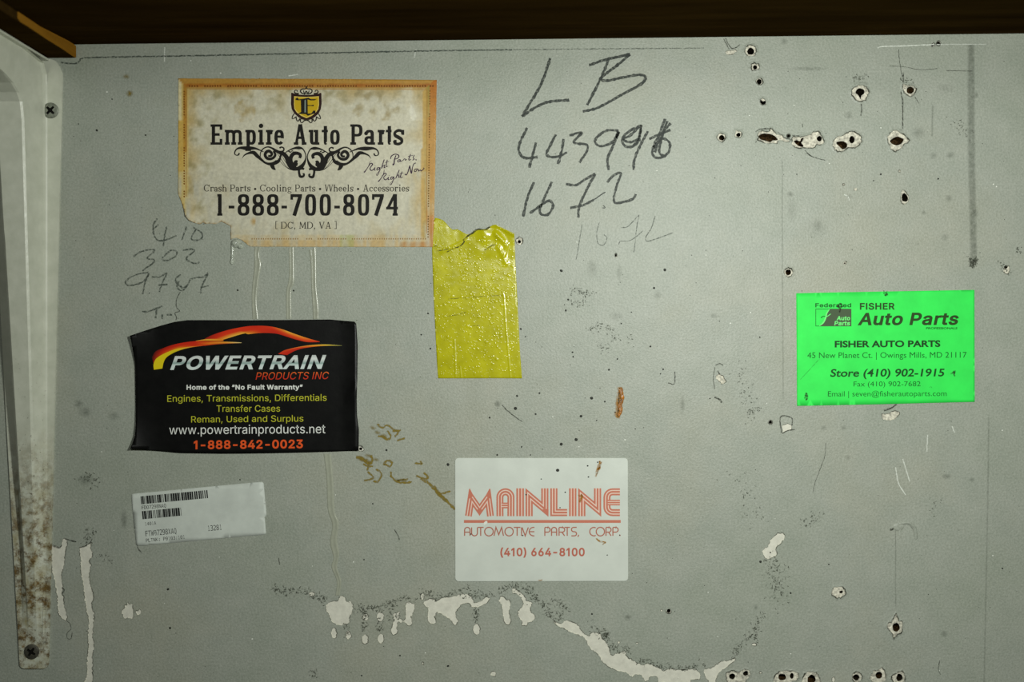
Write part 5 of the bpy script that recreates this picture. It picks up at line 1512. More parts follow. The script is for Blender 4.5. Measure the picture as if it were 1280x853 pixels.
# ---- white business card magnet
mainl = thing('business_card_magnet', 'white rounded business card magnet with salmon striped capital lettering', 'magnet', 677, 727)
r_ = 4.2
M_out = arcs(569 + r_, 572.8 + r_, r_, 180, 270) + arcs(784.6 - r_, 572.8 + r_, r_, 270, 360) + arcs(785 - r_, 726.4 - r_, r_, 0, 90) + arcs(569.2 + r_, 726.8 - r_, r_, 90, 180)
main_h = lambda x, y: 0.00045
M['card_white'] = simple('white_card', (212, 217, 208), 0.38, 0.4, 0.03, 60, 0.00004, 200)
sheet('card_sheet', M_out, main_h, M['card_white'], mainl, 0.0004, 12, smooth=False)
SAL = lin((202, 122, 100)); PALE = lin((234, 208, 192))
def offs(pts, d):
    """parallel line with mitred corners"""
    out = []
    n = len(pts)
    for i in range(n):
        p = Vector(pts[i])
        a = (p - Vector(pts[i - 1])).normalized() if i else None
        b = (Vector(pts[i + 1]) - p).normalized() if i < n - 1 else None
        t0, t1 = a or b, b or a
        n0, n1 = Vector((-t0.y, t0.x)), Vector((-t1.y, t1.x))
        m = (n0 + n1)
        m = m.normalized() if m.length > 1e-4 else n0
        out.append(tuple(p + m * (d / max(.30, m.dot(n0)))))
    return out
def inline(mb, pts, w=8.9, ext=True):
    for j, (a, b) in enumerate(((-.5, -.27), (-.13, .13), (.27, .5))):
        mb.strip([offs(pts, w * a), offs(pts, w * b)], [[SAL] * len(pts)] * 2)
    for a, b in ((-.27, -.13), (.13, .27)):
        mb.strip([offs(pts, w * a), offs(pts, w * b)], [[PALE] * len(pts)] * 2)
mb = inkmb(main_h)
T_, B_ = 610.6, 645.4
inline(mb, [(585.6,B_),(589.0,622.5),(599.5,637.5),(610.2,622.5),(613.2,B_)], 8.6)
mb.poly([(587.1,610.2),(584.6,625.0),(592.0,620.0)], SAL); mb.poly([(612.2,610.2),(614.8,625.0),(607.0,620.0)], SAL)
mb.poly([(599.5,645.2),(594.8,637.0),(604.2,637.0)], SAL)
def arch(cx, cy, r, a0, a1, k=12): return [(cx + r * math.cos(math.radians(a0 + (a1 - a0) * i / k)), cy + r * math.sin(math.radians(a0 + (a1 - a0) * i / k))) for i in range(k + 1)]
inline(mb, [(625,B_)] + arch(631.8, 621.8, 6.9, 180, 360) + [(638.6,B_)], 8.8)
mb.base = INK * 1.5
inline(mb, [(627.0,632.0),(634.5,632.0)], 7.2)
mb.base = INK
inline(mb, [(650.2,T_),(650.2,B_)], 9.6)
def enn(x0, x1):
    inline(mb, [(x0 + 4.6, B_), (x0 + 4.6, 620.0), (x1 - 4.6, 636.5), (x1 - 4.6, T_)], 9.0)
    mb.poly([(x0, 610.3), (x0, 620), (x0 + 9.5, 619.0)], SAL); mb.poly([(x1, 645.6), (x1, 636), (x1 - 9.5, 637.2)], SAL)
enn(656.8, 685.6)
inline(mb, [(692.3,T_),(692.3,640.9),(708.9,640.9)], 9.0)
inline(mb, [(715.9,T_),(715.9,B_)], 9.2)
enn(722.6, 751.5)
inline(mb, [(774.8,615.0),(765.6,615.0)] + arch(765.6, 622.0, 7.0, 270, 180, 6)[1:] + [(758.6,634.0)] + arch(765.6, 634.0, 7.0, 180, 90, 6)[1:] + [(774.8,641.0)], 8.8)
mb.base = INK * 1.5
inline(mb, [(759.5,628.4),(774.8,628.4)], 7.0)
mb.base = INK
mb.poly(rect(580, 650.2, 775.8, 653.8), SAL)
mb.build('striped_company_name', M['ink'], mainl)
mb = inkmb(main_h)
DS = lin((178, 106, 88))
def thinl(pts, w=1.35): 
    mb.strip([offs(pts, -w / 2), offs(pts, w / 2)], [[DS] * len(pts)] * 2)
t0, t1 = 659.4, 670.0
def deco(ch, a, b):
    w = b - a; m = (a + b) / 2
    if ch == 'A': thinl([(a, t1)] + arch(m, t0 + w / 2, w / 2, 180, 360) + [(b, t1)]); thinl([(a, 665.4), (b, 665.4)])
    if ch == 'U': thinl([(a, t0)] + arch(m, t1 - w / 2, w / 2, 180, 0) + [(b, t0)])
    if ch == 'T': thinl([(a, t0), (b, t0)]); thinl([(m, t0), (m, t1)])
    if ch == 'O': thinl([(m + w / 2 * math.cos(k / 12 * math.pi), (t0 + t1) / 2 + 5.4 * math.sin(k / 12 * math.pi)) for k in range(25)])
    if ch == 'M': thinl([(a, t1), (a + w * .2, t0), (m, t1 - 1.5), (b - w * .2, t0), (b, t1)])
    if ch == 'I': thinl([(m, t0), (m, t1)])
    if ch == 'V': thinl([(a, t0), (m, t1), (b, t0)])
    if ch == 'E': thinl([(b, t0)] + arch(a + 5.2, (t0 + t1) / 2, 5.3, 270, 90) + [(b, t1)]); thinl([(a, 664.8), (b, 664.8)])
    if ch == 'P': thinl([(a, t1), (a, t0 + .3)]); thinl([(a, t0), (b - 3, t0)] + arch(b - 3, t0 + 3, 3, 270, 450) + [(a, t0 + 6)])
    if ch == 'R': thinl([(a, t1), (a, t0 + .3)]); thinl([(a, t0), (b - 3, t0)] + arch(b - 3, t0 + 3, 3, 270, 450) + [(a, t0 + 6)]); thinl([(m, t0 + 6), (b, t1)])
    if ch == 'S': thinl([(b, t0)] + arch(a + 2.8, t0 + 2.7, 2.7, 270, 90) + arch(b - 2.8, t1 - 2.6, 2.6, 270, 450) + [(a, t1)])
    if ch == 'C': thinl([(b, t0 + .6)] + arch(a + 5.2, (t0 + t1) / 2, 5.3, 280, 80) + [(b, t1 - .6)])
for ch, a, b in [('A',580.8,587.6),('U',589.6,596.8),('T',597.2,604.6),('O',605.8,616.6),('M',617.6,629.4),('O',631.2,641.6),('T',642.2,650.6),('I',650.9,653.0),('V',652.6,660.4),('E',661.6,668),('P',681,687.6),('A',689.4,695.8),('R',698.8,705.8),('T',705.6,712.4),('S',714.2,720.8),('C',737.2,744.6),('O',745.2,755.6),('R',757.4,763.8),('P',766,772.6)]:
    deco(ch, a, b)
mb.poly(seg(723.3, 668.6, 722.4, 671.4, 1.3), DS); mb.poly(rect(774.2, 668.8, 775.6, 670.2), DS)
mb.build('printed_text', M['ink'], mainl)
mb = inkmb(main_h)
lettering(mb, '(410) 664-8100', 625.4, 730.8, 685.0, 695.5, 0.022, 0, 0, lin((190, 106, 88)), font='B')
mb.build('phone_number', M['ink'], mainl)
each('rust_stain', M['rustdecal'], mainl, [lambda mb, p=pts: mb.ribbon(p, 2, .9, True, 1, .6, 3) for pts in ([(748,578,2),(750,577,3),(748.5,583,4),(746.5,588,4),(744.5,597,2)], [(752,577,1.5),(749,586,2.5),(745,594,1.5)], [(722,619,2),(727,621,4),(724,628,3)], [(726,617,2),(729,622,2)], [(745,673,2),(750,677,3),(757,678,2),(752,681,2)], [(672,726,2),(678,725.2,2)])], main_h, INK * 2)
mb = inkmb(main_h, 2)
for x, y, r in [(697,588,2.2),(676.5,599,.8),(734.5,582.5,1.1),(747,578,1),(735.5,596.4,1),(657.6,618.5,1),(706.5,615.5,1),(700,634.8,.9),(588.6,667.8,.9),(774.5,669,.8),(759,694,.8),(653.5,669.5,.9),(621.7,568,0.1)]:
    mb.disc(x, y, r, r * .9, 9)
mb.build('speckling', M['speck'], mainl)['kind'] = 'stuff'

M['fleck'] = simple('white_fleck', (232, 234, 224), 0.5, 0.3)
mb = inkmb(main_h, 2)
mb.poly([(604.0,655.2),(605.5,652.8),(607.2,651.4),(609,651.6),(609.4,653.4),(607.4,655.6),(605.2,656.2)])
mb.build('paint_fleck', M['fleck'], mainl)
# ---- fluorescent green sticker
grn = thing('business_sticker', 'bright fluorescent green sticker with dark lettering', 'sticker', 1107, 505)
G_out = [(995.2,366.8),(1050,365.6),(1106,364.6),(1160,363.6),(1217.8,362.6),(1218,430),(1218.2,502.6),(1160,504),(1100,505.6),(1040,506.8),(996.2,507.6),(995.8,440)]
grn_h = lambda x, y: 0.00028 + 0.00001 * noise.noise((x * .03, y * .03, 21)) + 0.00003 * max(0, 1 - abs(x - 1050 + (y - 383) * .1) / 8) * (y < 420)
M['green'] = simple('fluorescent_paper', (58, 240, 92), 0.55, 0.2, 0.05, 70, 0.00006, 200)
M['green'].node_tree.nodes['Principled BSDF'].inputs['Base Color']
sheet('sticker_sheet', dens(G_out, 5), grn_h, M['green'], grn, 0.00018, 7)
GK, GD, GL = lin((22, 66, 26)), lin((16, 104, 34)), lin((120, 246, 130))
mb = inkmb(grn_h)
mb.strip([[(1019.2,386.2),(1064,386.2)],[(1019.2,386.9),(1064,386.9)]], [[GD]*2]*2)
mb.strip([[(1019.2,407.4),(1064,407.4)],[(1019.2,408.1),(1064,408.1)]], [[GD]*2]*2)
mb.strip([[(1019.2,386.2),(1019.2,408)],[(1019.9,386.2),(1019.9,408)]], [[GD]*2]*2)
mb.poly([(1037,386.4),(1064,386.4),(1064,408),(1024.5,408),(1029,404.5),(1031.5,400),(1033.5,393),(1035,389)], lin((74, 92, 66)))
mb.base = INK * 2
for q in curve_stroke([(1024,407.6,.8),(1028.5,404,1.6),(1031.5,398.5,1.8),(1033.2,392,1.5),(1036.5,386.8,1)], .8): mb.poly(q, GL)
for q in curve_stroke([(1026,397.5,1.4),(1029,395.5,1),(1033,396,.9),(1037,393.5,.9),(1038.5,392.5,.3)], .8): mb.poly(q, GL if q[0][0] > 1031 else GD)
lettering(mb, 'Auto', 1045.4, 1062.4, 395.4, 400.6, 0.04, 0.15, 0, GL, font='B')
lettering(mb, 'Parts', 1042.6, 1062.4, 401.6, 407.0, 0.04, 0.15, 0, GL, font='B')
mb.base = INK
lettering(mb, 'Federated', 1018.9, 1063.8, 379.2, 384.4, 0.04, 0, 0, GD, font='B')
mb.build('emblem', M['ink'], grn)
mb = inkmb(grn_h)
lettering(mb, 'FISHER', 1074.6, 1118.2, 379.0, 387.4, 0.03, 0, -.004, lin((40, 70, 26)), font='B')
lettering(mb, 'Auto Parts', 1071.6, 1198.2, 391.3, 406.9, 0.05, 0.22, -.004, lin((42, 72, 28)), font='B')
lettering(mb, 'PROFESSIONALS', 1157.2, 1196.4, 409.2, 411.8, 0.03, 0.1, 0, lin((20, 96, 30)))
lettering(mb, 'FISHER AUTO PARTS', 1043.2, 1175.2, 426.3, 434.6, 0.035, 0, -.005, GK)
lettering(mb, '45 New Planet Ct. | Owings Mills, MD 21117', 1009, 1208, 440.8, 447.9, 0.0, 0, -.003, GD)
lettering(mb, 'Store (410) 902-1915', 1037.5, 1180.4, 461.6, 471.3, 0.022, 0.16, -.004, lin((18, 76, 26)))
lettering(mb, 'Fax (410) 902-7682', 1066.8, 1150.5, 477.2, 483.3, -0.002, 0, -.004, GD)
lettering(mb, 'Email | seven@fisherautoparts.com', 1034.7, 1183, 489.3, 495.8, -0.002, 0, -.004, GD)
mb.build('printed_text', M['ink'], grn)
each('dirt_mark', M['crack'], grn, [lambda mb, p=pts: mb.ribbon(p, 2.6 if len(p) > 3 else 1.0, .9 if len(p) > 3 else .35, True, 1, .5, 2) for pts in ([(1046,384),(1049.5,380),(1053,383.5),(1047.5,384.2),(1050,386),(1049,391)], [(1104.5,365),(1107,370),(1107.5,365.5),(1109.5,370)], [(1006,499),(1007.5,492),(1009,497),(1006.5,501)], [(1187.5,467.5),(1191,466),(1193.5,464),(1192,469),(1194,470)], [(1161,485.5),(1163.5,483.5),(1165,486)], [(1000,475),(1012,462),(1025,448)])], grn_h, INK * 2)

# ------------------------------------------------------------------ writing and marks on the wall
ON = 0.00004
mk = MB(None, ON)
def K(pts): return crop(630, 50, 3.554, pts)
marker_lines = {
 'a': [[(205,82),(165,195),(80,340)],[(80,340),(140,300),(200,275),(290,267)],[(378,112),(450,88),(560,64)],[(465,85),(430,170),(370,290)],[(560,64),(500,115),(435,165),(450,182),(520,168),(600,155),(628,165),(610,195),(520,245),(420,300),(350,318)]],
 'b': [[(103,390),(70,460),(68,500),(95,525),(150,520)],[(143,455),(125,520),(112,568)],[(230,420),(205,470),(190,510),(230,520),(280,500)],[(265,440),(255,500),(240,552)],[(290,425),(345,412),(310,455),(365,465),(370,490),(335,545)],
       [(510,405),(460,402),(415,430),(405,455),(430,472),(480,455),(510,410),(480,480),(460,530),(465,578)],[(610,380),(550,410),(525,445),(545,475),(590,460),(610,380),(600,450)],[(640,405),(605,470),(580,530),(575,578)],[(600,385),(560,425),(530,440),(560,455),(600,440),(575,470)],
       [(715,350),(690,420),(665,470),(660,510),(690,525),(730,500),(735,455),(700,440),(665,480)],[(740,370),(700,420),(670,500)],[(725,360),(700,440),(690,500),(720,520)],[(645,440),(690,420),(740,400)]],
 'c': [[(133,632),(105,700),(85,785)],[(213,630),(185,690),(160,750),(165,775),(195,775),(218,740),(200,715),(150,745),(115,770)],[(275,640),(320,645),(360,620),(405,596)],[(405,596),(370,660),(335,740),(330,790)],[(293,747),(350,735),(400,710)],[(400,710),(450,675)],[(440,735),(450,745),(437,747)],
       [(458,632),(490,600),(520,593),(500,650),(490,720),(540,718),(575,705),(585,685)]],
}
for key, wd in (('a', 3.4), ('b', 3.2), ('c', 3.2)):
    mk = MB(None, ON)
    for i, s in enumerate(marker_lines[key]):
        w = wd * (0.4 if (key == 'c' and i in (5, 6)) else 1)
        pts = K(s)
        if key == 'a' and i == 4:
            pts = pts[:]
        P = catmull(pts, 1.2)
        mk.ribbon(P, w, 1.0, False, 1.2, 0.5, i + 3, smooth=False)
    mk.build('marker_writing', M['marker'], wall)
pk = MB(None, ON)
def K(pts): return crop(140, 260, 5.33, pts)
for i, s in enumerate([[(300,70),(275,120),(280,180),(310,218),(370,210),(430,185)],[(365,125),(350,190),(342,255)],[(270,145),(310,112)],[(497,125),(480,170),(465,215)],[(540,130),(600,170),(590,210),(540,215),(530,195),(560,140)],
    [(140,325),(200,290),(285,280),(235,335),(280,345),(270,370),(200,420)],[(340,325),(335,345),(370,350),(425,320),(430,290),(390,285),(345,325)],[(470,285),(520,275),(550,285),(510,320),(495,340),(530,365),(570,370),(583,358)],
    [(245,430),(180,440),(120,465),(90,495),(110,518),(170,508),(215,485),(245,440),(220,500),(205,575)],[(246,565),(251,570)],[(265,460),(320,460),(365,435),(335,500),(315,560)],[(310,515),(370,510)],
    [(460,445),(425,470),(430,500),(450,490)],[(430,500),(440,540),(470,550),(500,520),(520,480)],[(430,490),(470,540)],[(435,510),(470,530),(500,520)],[(515,480),(560,465),(610,460),(640,435),(600,520),(592,570)],[(590,530),(645,520)],
    [(200,690),(245,690),(335,655)],[(300,670),(290,735)],[(335,710),(335,742)],[(365,712),(400,712)]]):
    pk.ribbon(K(s), 1.9 if i < 18 else 2.3, .85, False, 1.2, .4, i)
pk.build('pencil_writing', M['pencil'], wall)
pk = MB(None, ON)
def K(pts): return crop(700, 255, 8, pts)
for i, s in enumerate([[(222,205),(195,360),(170,510),(160,560)],[(395,180),(372,260),(368,330),(385,400),(440,410),(470,340),(440,308)],[(610,238),(680,225),(790,110)],[(790,110),(765,250),(750,400),(738,485)],[(585,412),(605,375),(690,370),(760,330),(830,270)],[(950,120),(915,240),(860,330),(870,375),(960,350),(1130,288)]]):
    pk.ribbon(K(s), 1.0 if i != 5 else 1.3, .75, False, 1.2, .3, i + 40)
pk.build('pencil_writing', M['pencil'], wall)
pk = MB(None, ON)
pk.ribbon([(76,78),(84,79),(95,79.5),(100,76),(106,72.5),(160,71),(215,70.2),(300,68.6),(400,66.4),(480,64.8),(560,63.3),(640,62.2)], 1.8, 1.0, False, 1.2, .6, 3)
pk.ribbon([(640,62.2),(720,61.4),(800,60.8),(880,60.2)], 1.3, .55, False, 1.2, .6, 5)
pk.build('pencil_line', M['pencil'], wall)
pk = MB(None, ON)
pk.ribbon([(1098,61),(1100,58.6),(1130,57.4),(1160,56),(1178,55.6)], 1.2, 1, False, 1.5, .3, 3)
pk.ribbon([(1178,55.6),(1205,55.4),(1232,55.6)], 1.0, .7, False, 1.5, .3, 4)
for s in ([(1119.5,584.5),(1123,604),(1132,619)],[(1128.5,574),(1137,602)],[(1159.5,544),(1158.5,565)],[(1055,243),(1060,246),(1061.5,251)],[(1190,533),(1193,541)],[(360.6,95),(373,93)],[(206,59),(205.4,77)],[(520,62),(518,72)]):
    pk.build('scratch', M['scratch'], wall)
    pk = MB(None, ON)
    pk.ribbon(s, 1.2, .9, False, 1.2, .3, 9)
pk.build('scratch', M['scratch'], wall)
cr = MB(None, ON)
def K(pts): return crop(1040, 30, 5.017, pts)
for pts, w in ((K([(418,160),(425,240),(440,330)]), 1.0), (K([(447,305),(446,370),(436,410),(436,450),(443,490),(443,660)]), 1.8), (K([(180,485),(186,530),(181,575)]), 1.6), (K([(520,455),(545,500)]), 1.0), (K([(360,265),(410,265),(460,270),(560,288),(660,280)]), .8), (K([(715,292),(880,296)]), 1.0),
    (crop(900,500,3.368,[(445,182),(440,240),(400,350),(393,390)]), .8), (crop(600,460,4.923,[(135,228),(160,255),(200,290),(260,332)]), 1.4),
    (crop(900,500,3.368,[(258,140),(255,72),(300,76),(304,108)]), 1.6), (crop(900,500,3.368,[(262,142),(285,130),(315,125)]), 1.7), (crop(680,330,3.707,[(606,500),(604,555),(575,552)]), 1.6),
    (crop(680,330,3.707,[(792,480),(785,530),(790,580)]), 1.0), (crop(680,330,3.707,[(795,470),(815,462),(830,470)]), 1.4), (crop(680,330,3.707,[(805,495),(815,515)]), 1.8), (crop(680,330,3.707,[(790,618),(815,630),(823,645)]), 2.4),
    (crop(880,30,5.017,[(122,92),(140,125),(158,158)]), 1.4), (crop(880,30,5.017,[(135,90),(150,120),(172,152),(200,148),(225,130)]), 1.4), (crop(940,150,10.667,[(530,205),(600,212),(700,200)]), 1.8), (crop(940,150,10.667,[(50,160),(110,125),(230,115)]), 2.2), (crop(940,150,10.667,[(700,400),(750,450),(820,500)]), .9), (crop(940,150,10.667,[(300,150),(360,175),(420,200)]), 1.0), (crop(940,150,10.667,[(940,205),(975,270)]), 1.4), (crop(940,150,10.667,[(45,305),(60,285)]), 1.6), (crop(940,150,10.667,[(670,50),(675,100)]), 1.0),
    (crop(140,260,5.33,[(455,560),(430,610),(430,660),(450,690),(420,700),(430,730),(425,750)]), 1.3), (crop(40,660,4.42,[(185,62),(215,72),(245,78)]), 2.0), (crop(40,660,4.42,[(115,100),(150,112),(165,95)]), 1.4), (crop(40,660,4.42,[(262,112),(300,98),(325,78),(332,60)]), 1.4), (crop(40,660,4.42,[(580,98),(590,120),(605,138)]), 1.6), (crop(40,660,4.42,[(192,515),(210,530),(215,560),(195,580),(195,610),(215,612),(222,580)]), 1.0), (crop(40,660,4.42,[(165,330),(178,345),(165,365)]), 1.8),
    (crop(320,510,3.41,[(590,520),(605,545),(612,565)]), 1.2), (crop(320,510,3.41,[(97,640),(100,670)]), 1.2), (crop(900,500,3.368,[(690,46),(720,35),(745,18)]), 2.2), (crop(960,190,4.0,[(190,5),(225,25),(285,42)]), 1.1), (crop(900,660,3.368,[(925,560),(920,600),(930,620)]), 1.0), ([(1104.5,363.5),(1107.5,368),(1109,364)], 1.6)):
    cr = MB(None, ON)
    cr.ribbon(pts, w * .9, .75, False, 1.2, .5, w * 10)
    cr.build('crack', M['crack'], wall)
# dent ridge: a blister of paint right of the lower middle
dm = MB(None, 0.0)
def K(pts): return crop(1090, 635, 15.514, pts)
dm.ribbon(K([(520,320),(620,295),(720,300),(800,360),(840,450),(850,600)]), 4.6, prof=[(-1, 0.00001), (-.5, .0005), (0, .0007), (.5, .0004), (1, 0.00001)], lift=None)
dm.ribbon(K([(560,330),(540,480),(550,590)]), 3, prof=[(-1, 0.00001), (0, .0004), (1, 0.00001)])
dm.dome(1123, 659, 7, 5, .0005, 14, 4)
dm.build('paint_blister', M['wall'], wall, True)
cr = MB(None, ON)
cr.ribbon(K([(345,425),(390,425),(440,385),(480,385),(515,398)]), 2.4, 1, False, 1, .4, 3)
cr.ribbon(K([(530,330),(640,300),(720,310),(790,370),(830,460),(845,590)]), 4.4, .6, True, 1, .3, 3)
cr.build('crack', M['crack'], wall)

# paint runs
dr = [([(318,309),(317.5,335),(316,350),(314.8,370),(315.5,399)], [(326.5,309),(324,318),(326.5,331),(323,351),(320.6,375),(323,399)]),
      ([(361,309),(361.2,346),(357.8,366),(357.6,399)], [(367,309),(367.4,352),(364,363),(364.2,399)]),
      ([(386,313),(388.3,328),(389.2,358),(391.4,399)], [(395,309),(395.2,332),(395.5,358),(398.2,384),(398.2,399)])]
PRO = lambda h: [(-1, 0.00001), (-.78, h * .7), (-.45, h * .35), (.35, h * .4), (.72, h), (1, 0.00001)]
def run(Lp, Rp, h=0.0006, n=60):
    a, b = resample(catmull(Lp, 1.5), n), resample(catmull(Rp, 1.5), n)
    mb = MB(None, 0.00001)
    rails = []
    for o, hh in PRO(h):
        t = (o + 1.25) / 2.5
        rails.append([(p[0] + (q[0] - p[0]) * t, p[1] + (q[1] - p[1]) * t) for p, q in zip([(x - 1, y) for x, y in a], [(x + 1, y) for x, y in b])])
    mb.strip(rails, lift=[hh for _, hh in PRO(h)])
    return mb
M['runpaint'] = simple('glossy_paint_run', (166, 169, 152), 0.22, 0.6, 0.05, 300, 0.0001, 300)
for Lp, Rp in dr:
    run(Lp, Rp).build('paint_run', M['runpaint'], wall, True)
run(crop(320, 510, 3.41, [(287,195),(300,300),(305,430),(325,500),(315,575),(330,640),(322,680),(345,740),(340,800)]), crop(320, 510, 3.41, [(320,200),(330,330),(335,440),(352,490),(345,560),(355,620),(345,680),(362,740),(355,800)]), 0.0005, 110).build('paint_run', M['runpaint'], wall, True)
mb = MB(None, 0.00001)
mb.ribbon([(394.5,309),(391,318),(388,326)], 2.5, prof=[(-1, 0.00001), (0, .0004), (1, 0.00001)])
mb.build('paint_run', M['runpaint'], wall, True)
mb = MB(None, 0.00001)
mb.ribbon([(290.5,306),(290.6,318),(290,326),(290,330)], 4.4, prof=[(-1, 0.00001), (-.6, .0007), (0, .001), (.6, .0007), (1, 0.00001)])
mb.dome(290, 327.5, 2.8, 3.2, .0011, 12, 4)
mb.dome(295, 304.5, 6.2, 5.6, .0022, 16, 5)
mb.dome(300.5, 307.5, 4, 3.8, .0018, 12, 4)
mb.build('varnish_drip', M['gloss'], wall, True)

# dried glue, rust and grime
gl = MB(None, ON)
def K(pts): return crop(320, 510, 3.41, pts)
for i, s in enumerate([[(515,70),(540,85),(560,75),(590,95),(610,100),(590,125)],[(530,115),(555,135),(575,125),(560,95)],[(425,210),(450,215),(480,240),(495,225),(490,200)],[(480,240),(475,270)],[(455,240),(480,250),(500,250)],[(460,310),(500,300),(475,270)],[(500,310),(520,315),(535,280),(510,260)],[(540,245),(560,225),(580,235),(570,250),(545,240)],[(575,290),(600,315),(640,320),(665,315)],[(600,310),(650,305)],[(575,270),(575,295)],[(680,290),(710,300),(735,300),(715,275)],[(700,300),(740,325),(780,370),(800,385),(850,435)],[(780,370),(830,355)],[(675,235),(705,240),(700,225)],[(520,120),(560,130)],[(600,140),(635,130)],[(580,100),(620,95)]]):
    gl.ribbon(K(s), 3.0 if i not in (12, 2) else 4.2, .95, True, 1, .9, i)
gl.ribbon(K([(755,335),(790,378),(815,400)]), 5.5, .9, True, 1, .6, 77)
gl.ribbon(K([(440,212),(470,228),(490,238)]), 6.5, .8, True, 1, .6, 78)
for x, y in ((466, 535), (472, 541), (480, 545), (460, 570), (470, 575), (497, 601), (505, 602)):
    gl.disc(x, y, 5, 3, 12, .3, .7, True)
gl.build('glue_residue', M['glue'], wall)
rs = MB(None, ON)
rs.ribbon([(774.5,484),(775,492),(773.5,502),(773,512),(771.5,523)], 9, .8, True, 1, .5, 1)
rs.build('rust_stain', M['rustdecal'], wall)
each('rust_stain', M['glue'], wall, [lambda mb, q=q: mb.disc(q[0], q[1], q[2], q[3], 12, 0, q[4], True) for q in ((162, 117, 5, 5, .95), (158, 96, 5.5, 4, .6))], None, ON)
M['rustflake'] = simple('rust_flake', (150, 96, 30), 0.35, 0.5, 0.5, 500, 0.0004, 500)
rs = MB(None, 0.0)
rs.ribbon([(774.8,486),(777,492),(777.5,500),(775,508),(776,514),(772.8,520)], 5.0, prof=[(-1, 0.00002), (-.4, .0008), (.2, .0004), (.6, .0010), (1, 0.00002)], jit=.8, seed=3)
rs.build('rust_flake', M['rustflake'], wall, True)
cr = MB(None, ON * 2)
cr.ribbon([(774.8,485),(774,492),(773.5,500),(773,510),(771.8,522)], 1.6, .9, False, 1, .5, 1)
cr.build('crack', M['crack'], wall)
for pts, w, a in (([(1214,54),(1214,120),(1214.5,200),(1216,270),(1217,328)], 11, .42), ([(978,200),(978,330),(979,500)], 2.5, .2), ([(1236,520),(1235,600),(1234,660),(1232,760),(1230,860)], 2.6, .22), ([(1166,130),(1165.5,150),(1165,172)], 3, .25), ([(1119.5,660),(1119.5,760)], 2, .25)):
    gm = MB(None, ON)
    gm.ribbon(pts, w, a, True, 3, 0, 1)
    gm.build('grime_streak', M['grime'], wall)
for x, y, a, b, f in ((1061,144,6,6,.5),(1148,166,11,9,.35),(1167,195,6,5,.4),(1188,194,7,5,.45),(1186,248,5,5,.5),(1155,266,3.5,3.5,.5),(1181,297,6,6,.35),(1077,105,10,4,.6),(1124,163,6,3,.6),(1124,430,0.1,0.1,.1),(1135,107,6,5,.5),(1219,266,6,6,.4),(1220,119,4,5,.5),(980,52,6,5,.4),(1010,86,30,3,.4),(1182,110,14,8,.2),(622,505,5,5,.7),(853,506,4,14,.35),(822,369,6,7,.3),(770,395,10,8,.2),(740,335,8,12,.3),(774,340,4,12,.3),(945,760,4,4,.4),(1180,793,5,5,.5),(1062,246,4,4,.3),(1125,320,0.1,0.1,.1),(1022,281,7,10,.25),(1020,285,18,14,.15),(988,243,5,4,.6),(990,262,8,18,.2),(106,515,10,8,.5),(98,505,7,7,.5),(142,520,9,7,.35),(107,600,12,9,.5),(155,650,5,14,.6),(785,772,5,4,.6),(892,395,5,4,.4),(1030,535,5,4,.4),(1055,535,4,4,.4),(1060,572,4,4,.4),(1183,596,7,4,.6),(1215,600,4,3,.5)):  # soft grey discs: grime spots, and lobes above some holes
    gm = MB(None, ON)
    gm.disc(x, y, a, b, 16, 0, f * .85, True)
    gm.build('grime_and_grey_mark', M['grime'], wall)
# wrinkled dirty paint along the chipped edges
rr = random.Random(11)
ck = MB(None, ON)
def crackle(pts, wd, dens_, ln=4):
    ck = MB(None, ON)
    P = catmull(pts, 1.0)
    for k in range(int(len(P) * dens_)):
        p = P[rr.randrange(len(P))]
        x, y = p[0] + rr.gauss(0, wd / 2.4), p[1] + rr.gauss(0, wd / 2.4)
        a = rr.uniform(0, 6.28)
        b = a + rr.uniform(-1.5, 1.5)
        l = rr.uniform(.5, 1) * ln
        ck.ribbon([(x, y), (x + l * .5 * math.cos(a), y + l * .5 * math.sin(a)), (x + l * .5 * math.cos(a) + l * .5 * math.cos(b), y + l * .5 * math.sin(a) + l * .5 * math.sin(b))], rr.uniform(.7, 1.4), rr.uniform(.35, .9), False, 1.2, .3, k)
    ck.build('crackled_paint', M['crackle'], wall)
crackle([(340,735),(355,740),(375,738),(392,745),(408,752)], 6, 1.6)
crackle([(444,757),(462,762),(480,758),(495,752),(515,747),(530,743),(550,745),(575,741),(600,743),(618,742)], 8, 1.3)
crackle([(488,755),(490,768),(496,772)], 6, 1.6)
crackle([(595,760),(595,775)], 5, 2.0); crackle([(455,762),(456,790)], 4, 1.6); crackle([(475,775),(475,790)], 5, 1.6); crackle([(434,780),(433,795)], 4, 1.2)
crackle([(625,738),(650,733),(662,738),(668,745),(680,757),(692,772),(700,775)], 7, 1.6)
crackle([(692,750),(705,760),(698,772)], 9, 1.8)
crackle([(735,782),(752,790),(762,803),(772,812),(785,815)], 7, 1.2); crackle([(756,797),(759,793)], 5, 8)
crackle([(800,826),(820,833),(845,835),(870,834),(880,830)], 5, 1.2)
crackle([(915,822),(925,808),(933,798),(938,795),(945,800),(945,785),(952,768)], 6, 1.3)
crackle([(962,705),(970,725),(972,745),(968,757)], 14, 1.5); crackle([(955,700),(985,712)], 14, .8)
crackle([(714,364),(722,362),(730,366),(740,364)], 6, 2.2, 2.5); crackle([(710,375),(722,382),(730,376)], 6, 1.4, 2.5)
crackle([(738,412),(750,403),(762,410),(766,425),(755,435),(742,425)], 8, 1.1, 2.5); crackle([(785,432),(790,420)], 7, .9, 2.5)
crackle([(925,455),(930,480),(935,500),(945,517)], 18, .9, 3); crackle([(935,515),(947,512)], 6, 2, 3)
crackle([(920,600),(930,620),(940,640),(955,650)], 22, .7, 3); crackle([(1000,655),(1030,645)], 8, 1, 3)
